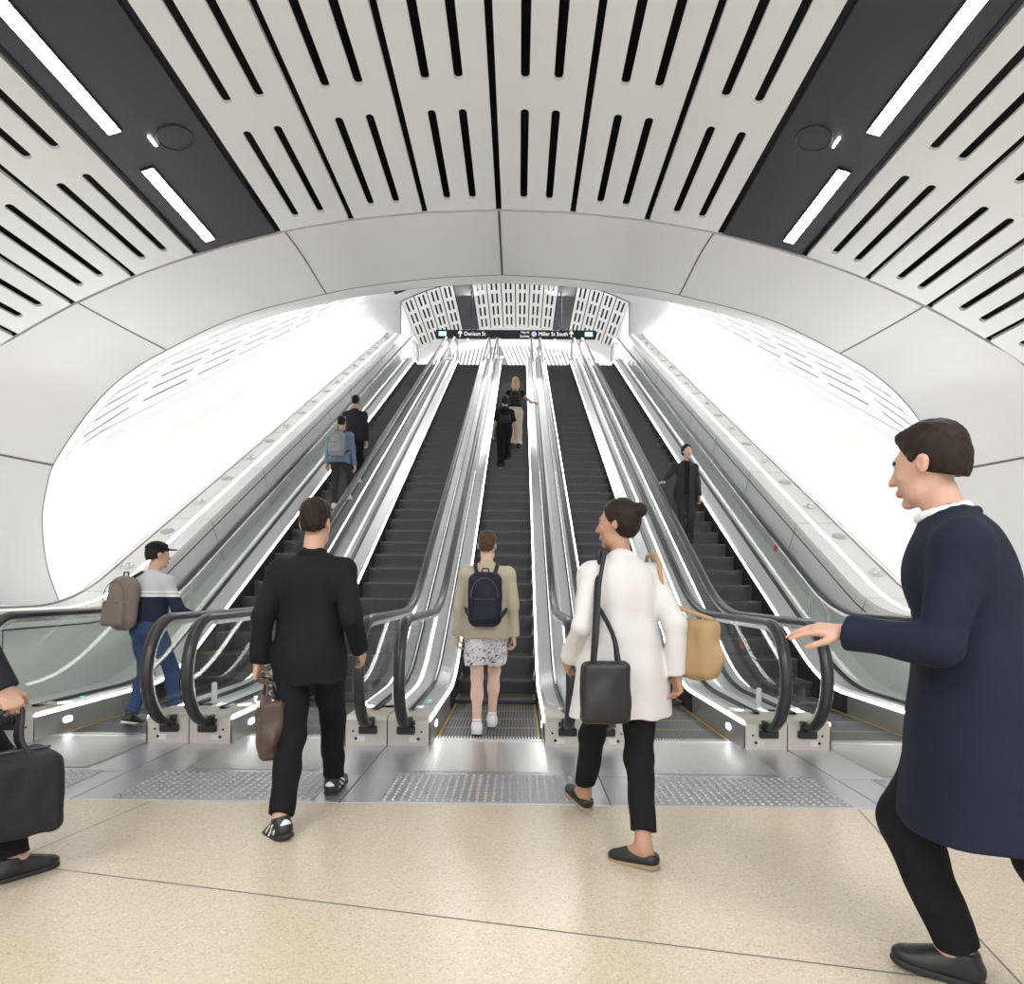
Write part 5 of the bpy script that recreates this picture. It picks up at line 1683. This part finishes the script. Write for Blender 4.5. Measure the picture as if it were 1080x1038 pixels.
o = body(R, 'person', M['skin'], .010, dict(curl=.8), dict(curl=.8)); tag(put(o, *T), 'dark-haired person in a black jacket riding ahead on the leftmost escalator', 'person')
hair(R, 'hair', M['hairblack'], o, .008, 'short', 1.0, 17)
jacket(R, 'jacket', M['darkjk'], o, .010, hem=-.08, bulk=1.06, cuff=.044, skirt=.175, collar=.016, fold=.006, seed=61)
trousers(R, 'trousers', M['blackc'], o, .010, hem=.03, hem_r=.062)
for s in 'LR': shoe(R, s, M['shoewhite'], M['solew'], o, .008)

# 9, 10. two people on the middle escalator
y_, z_ = step_at(14.3)
R = make_rig(1.64, pelvis=(0, .07, .87), lean=.12, side=.03, head_pitch=-.2, footL=(-.07, 0, 0), footR=(.08, .40, .231), female=True, handL=(-.25, .1, .80), handR=(.26, .1, .80), elbL=(-1, -.6, 0), elbR=(1, -.6, 0))
T = (-.10, y_ + .16, z_ + .004, .05)
o = body(R, 'person', M['skin'], .009, dict(curl=.7), dict(curl=.7)); tag(put(o, *T), 'person all in black on the middle escalator, just below the blond rider', 'person')
hair(R, 'hair', M['hairblack'], o, .008, 'tied', 1.1, 19)
jacket(R, 't_shirt', M['blackc'], o, .009, hem=-.05, bulk=1.10, sleeve=.42, skirt=.165, fold=.006, seed=71)
trousers(R, 'trousers', M['blackc'], o, .009, hem=.03, hem_r=.085, loose=1.12)
for s in 'LR': shoe(R, s, M['shoeblack'], M['solew'], o, .008)
o, q = soft_bag('crossbody_bag', R.P - R.cy * .175 + R.up * .20 + V3(.02, 0, 0), (.125, .05, .075), M['charcoal'], .008, .03, .0, 1.0)
tag(put(o, *T), 'dark grey crossbody bag on the back of the person in black', 'bag')
loop(o, [q(-.11, .02, .05), R.shL - R.cy * .09 + R.up * .0, R.N - R.cx * .09 + R.up * .03, R.chest + R.cy * .15, R.P + R.cx * .17 + R.cy * .1 + R.up * .2, q(.12, .03, -.03)], .012, M['strapdark'], 'strap', 26)
y_, z_ = step_at(15.2)
R = make_rig(1.72, pelvis=(0, .03, .91), lean=.05, footL=(-.085, 0, 0), footR=(.085, .03, 0), female=True, handL=(-.22, .1, .88), handR=(.475, .30, 1.205), elbL=(-1, -.8, 0), elbR=(.5, -.6, -1))
T = (.13, y_ + .14, z_ + .004, 0)
o = body(R, 'person', M['skinp'], .009, dict(curl=.8), dict(curl=.35, dirn=(.55, .85, -.05), palm=(0, .3, -1), thumb=-1)); tag(put(o, *T), 'blond person in cream trousers holding the right handrail of the middle escalator', 'person')
hair(R, 'hair', M['hairblond'], o, .008, 'long', 1.15, 23)
jacket(R, 'top', M['blackc'], o, .009, hem=.02, bulk=1.02, sleeve=.14, skirt=.150, fold=.003, seed=81)
trousers(R, 'trousers', M['cream'], o, .009, hem=.10, hem_r=.095, loose=1.12)
for s in 'LR': shoe(R, s, M['shoeblack'], M['soleb'], o, .008)
for s in 'LR':
    v = Vol(.008); an = getattr(R, 'an' + s); kn = getattr(R, 'kn' + s); v.cap(an, an + (kn - an) * .22, .048, .055, .0, flat1=True); vol_obj('boot_shaft', v, M['shoeblack'], o, 1)
o = backpack(R, 'backpack', M['packblack'], .075, .135, .165, .19, vox=.008); tag(put(o, *T), 'black backpack on the blond person', 'backpack')

# 11. person in a black suit riding down the rightmost escalator, facing us
y_, z_ = step_at(11.15)
R = make_rig(1.68, pelvis=(0, .0, .885), lean=.02, side=-.02, head_yaw=.35, head_pitch=-.05, footL=(-.08, .02, 0), footR=(.08, .06, 0), female=True, handL=(-.25, .08, .75), handR=(.40, .20, 1.03), elbL=(-1, -.6, 0), elbR=(.7, -1, -.5))
T = (3.08, y_ + .24, z_ + .004, PI)
o = body(R, 'person', M['skinp'], .008, dict(curl=.7), dict(curl=.3, dirn=(.45, .9, -.1), palm=(0, -.2, -1), thumb=-1)); tag(put(o, *T), 'person in a black suit facing us, riding down the rightmost escalator', 'person')
hair(R, 'hair', M['hairdark'], o, .006, 'bun', 1.0, 25)
jacket(R, 'blouse', M['blackc'], o, .008, hem=-.04, bulk=.94, sleeve=.3, skirt=.15, fold=.003, seed=91)
jacket(R, 'blazer', M['charcoal'], o, .007, hem=-.10, bulk=1.04, cuff=.044, skirt=.18, fold=.004, seed=93, open_front=True)
trousers(R, 'trousers', M['charcoal'], o, .008, hem=.03, hem_r=.075, loose=1.05)
for s in 'LR': shoe(R, s, M['shoeblack'], M['soleb'], o, .007)
# ------------------------------------------------------------------ light
w = bpy.data.worlds.new('world'); S.world = w; w.use_nodes = True
w.node_tree.nodes['Background'].inputs['Color'].default_value = (.95, .96, 1, 1)
w.node_tree.nodes['Background'].inputs['Strength'].default_value = 1.7
def area(name, loc, target, sx, sy, power, col=(1, 1, 1)):
    l = bpy.data.lights.new(name, 'AREA'); l.shape = 'RECTANGLE'; l.size = sx; l.size_y = sy; l.energy = power; l.color = col
    o = link(bpy.data.objects.new(name, l)); o.location = loc
    o.rotation_euler = (Vector(target) - Vector(loc)).to_track_quat('-Z', 'Y').to_euler(); return o
# wall-washers along the ledges: long narrow lights in the incline, facing the tunnel walls
for sg in (-1, 1):
    y0, y1 = 7.4, 24.0
    L = (y1 - y0) / math.cos(math.atan(TAN)); ym = (y0 + y1) / 2
    l = bpy.data.lights.new('ledge_wash', 'AREA'); l.shape = 'RECTANGLE'; l.size = .12; l.size_y = L; l.energy = 165; l.color = (1, .99, .97)
    o = link(bpy.data.objects.new('ledge_wash', l))
    ydir = Vector((0, 1, TAN)).normalized(); zdir = -(Vector((sg * .55, -.5, .866)).normalized())
    zdir = (zdir - ydir * zdir.dot(ydir)).normalized(); xdir = ydir.cross(zdir)
    o.matrix_world = Matrix.Translation((sg * 4.62, ym, zled(ym) + .12)) @ Matrix((xdir, ydir, zdir)).transposed().to_4x4()
# ceiling strips of the hall, the visible ones and those behind the camera
for sg in (-1, 1):
    x, _, z = vault_pt(3.09 * sg, 0)
    for y in (-3.6, -.6):
        area('hall_strip', (x, y, z - .05), (x * .8, y, 0), .12, 2.4 if y != 6.1 else 1.1, 150 if y != 6.1 else 35)
# light of the upper concourse
for sg in (-1, 1): area('upper_strip', (sg * 2.4, 28.2, 13.4), (sg * 1.5, 27, 9.7), .5, 4.0, 210)
area('upper_far', (0, 31.5, 12.9), (0, 34, 12.2), 7, .4, 260)
area('tunnel_top', (0, 17, 9.6), (0, 15, 4), 2.5, 8, 120)
S.view_settings.view_transform = 'Standard'; S.view_settings.look = 'None'
S.view_settings.gamma = 1; S.view_settings.use_curve_mapping = False
S.view_settings.exposure = .28
S.cycles.max_bounces = 10; S.cycles.transparent_max_bounces = 40; S.cycles.glossy_bounces = 4; S.cycles.diffuse_bounces = 4
S.cycles.caustics_reflective = False; S.cycles.caustics_refractive = False
S.cycles.sample_clamp_indirect = 4
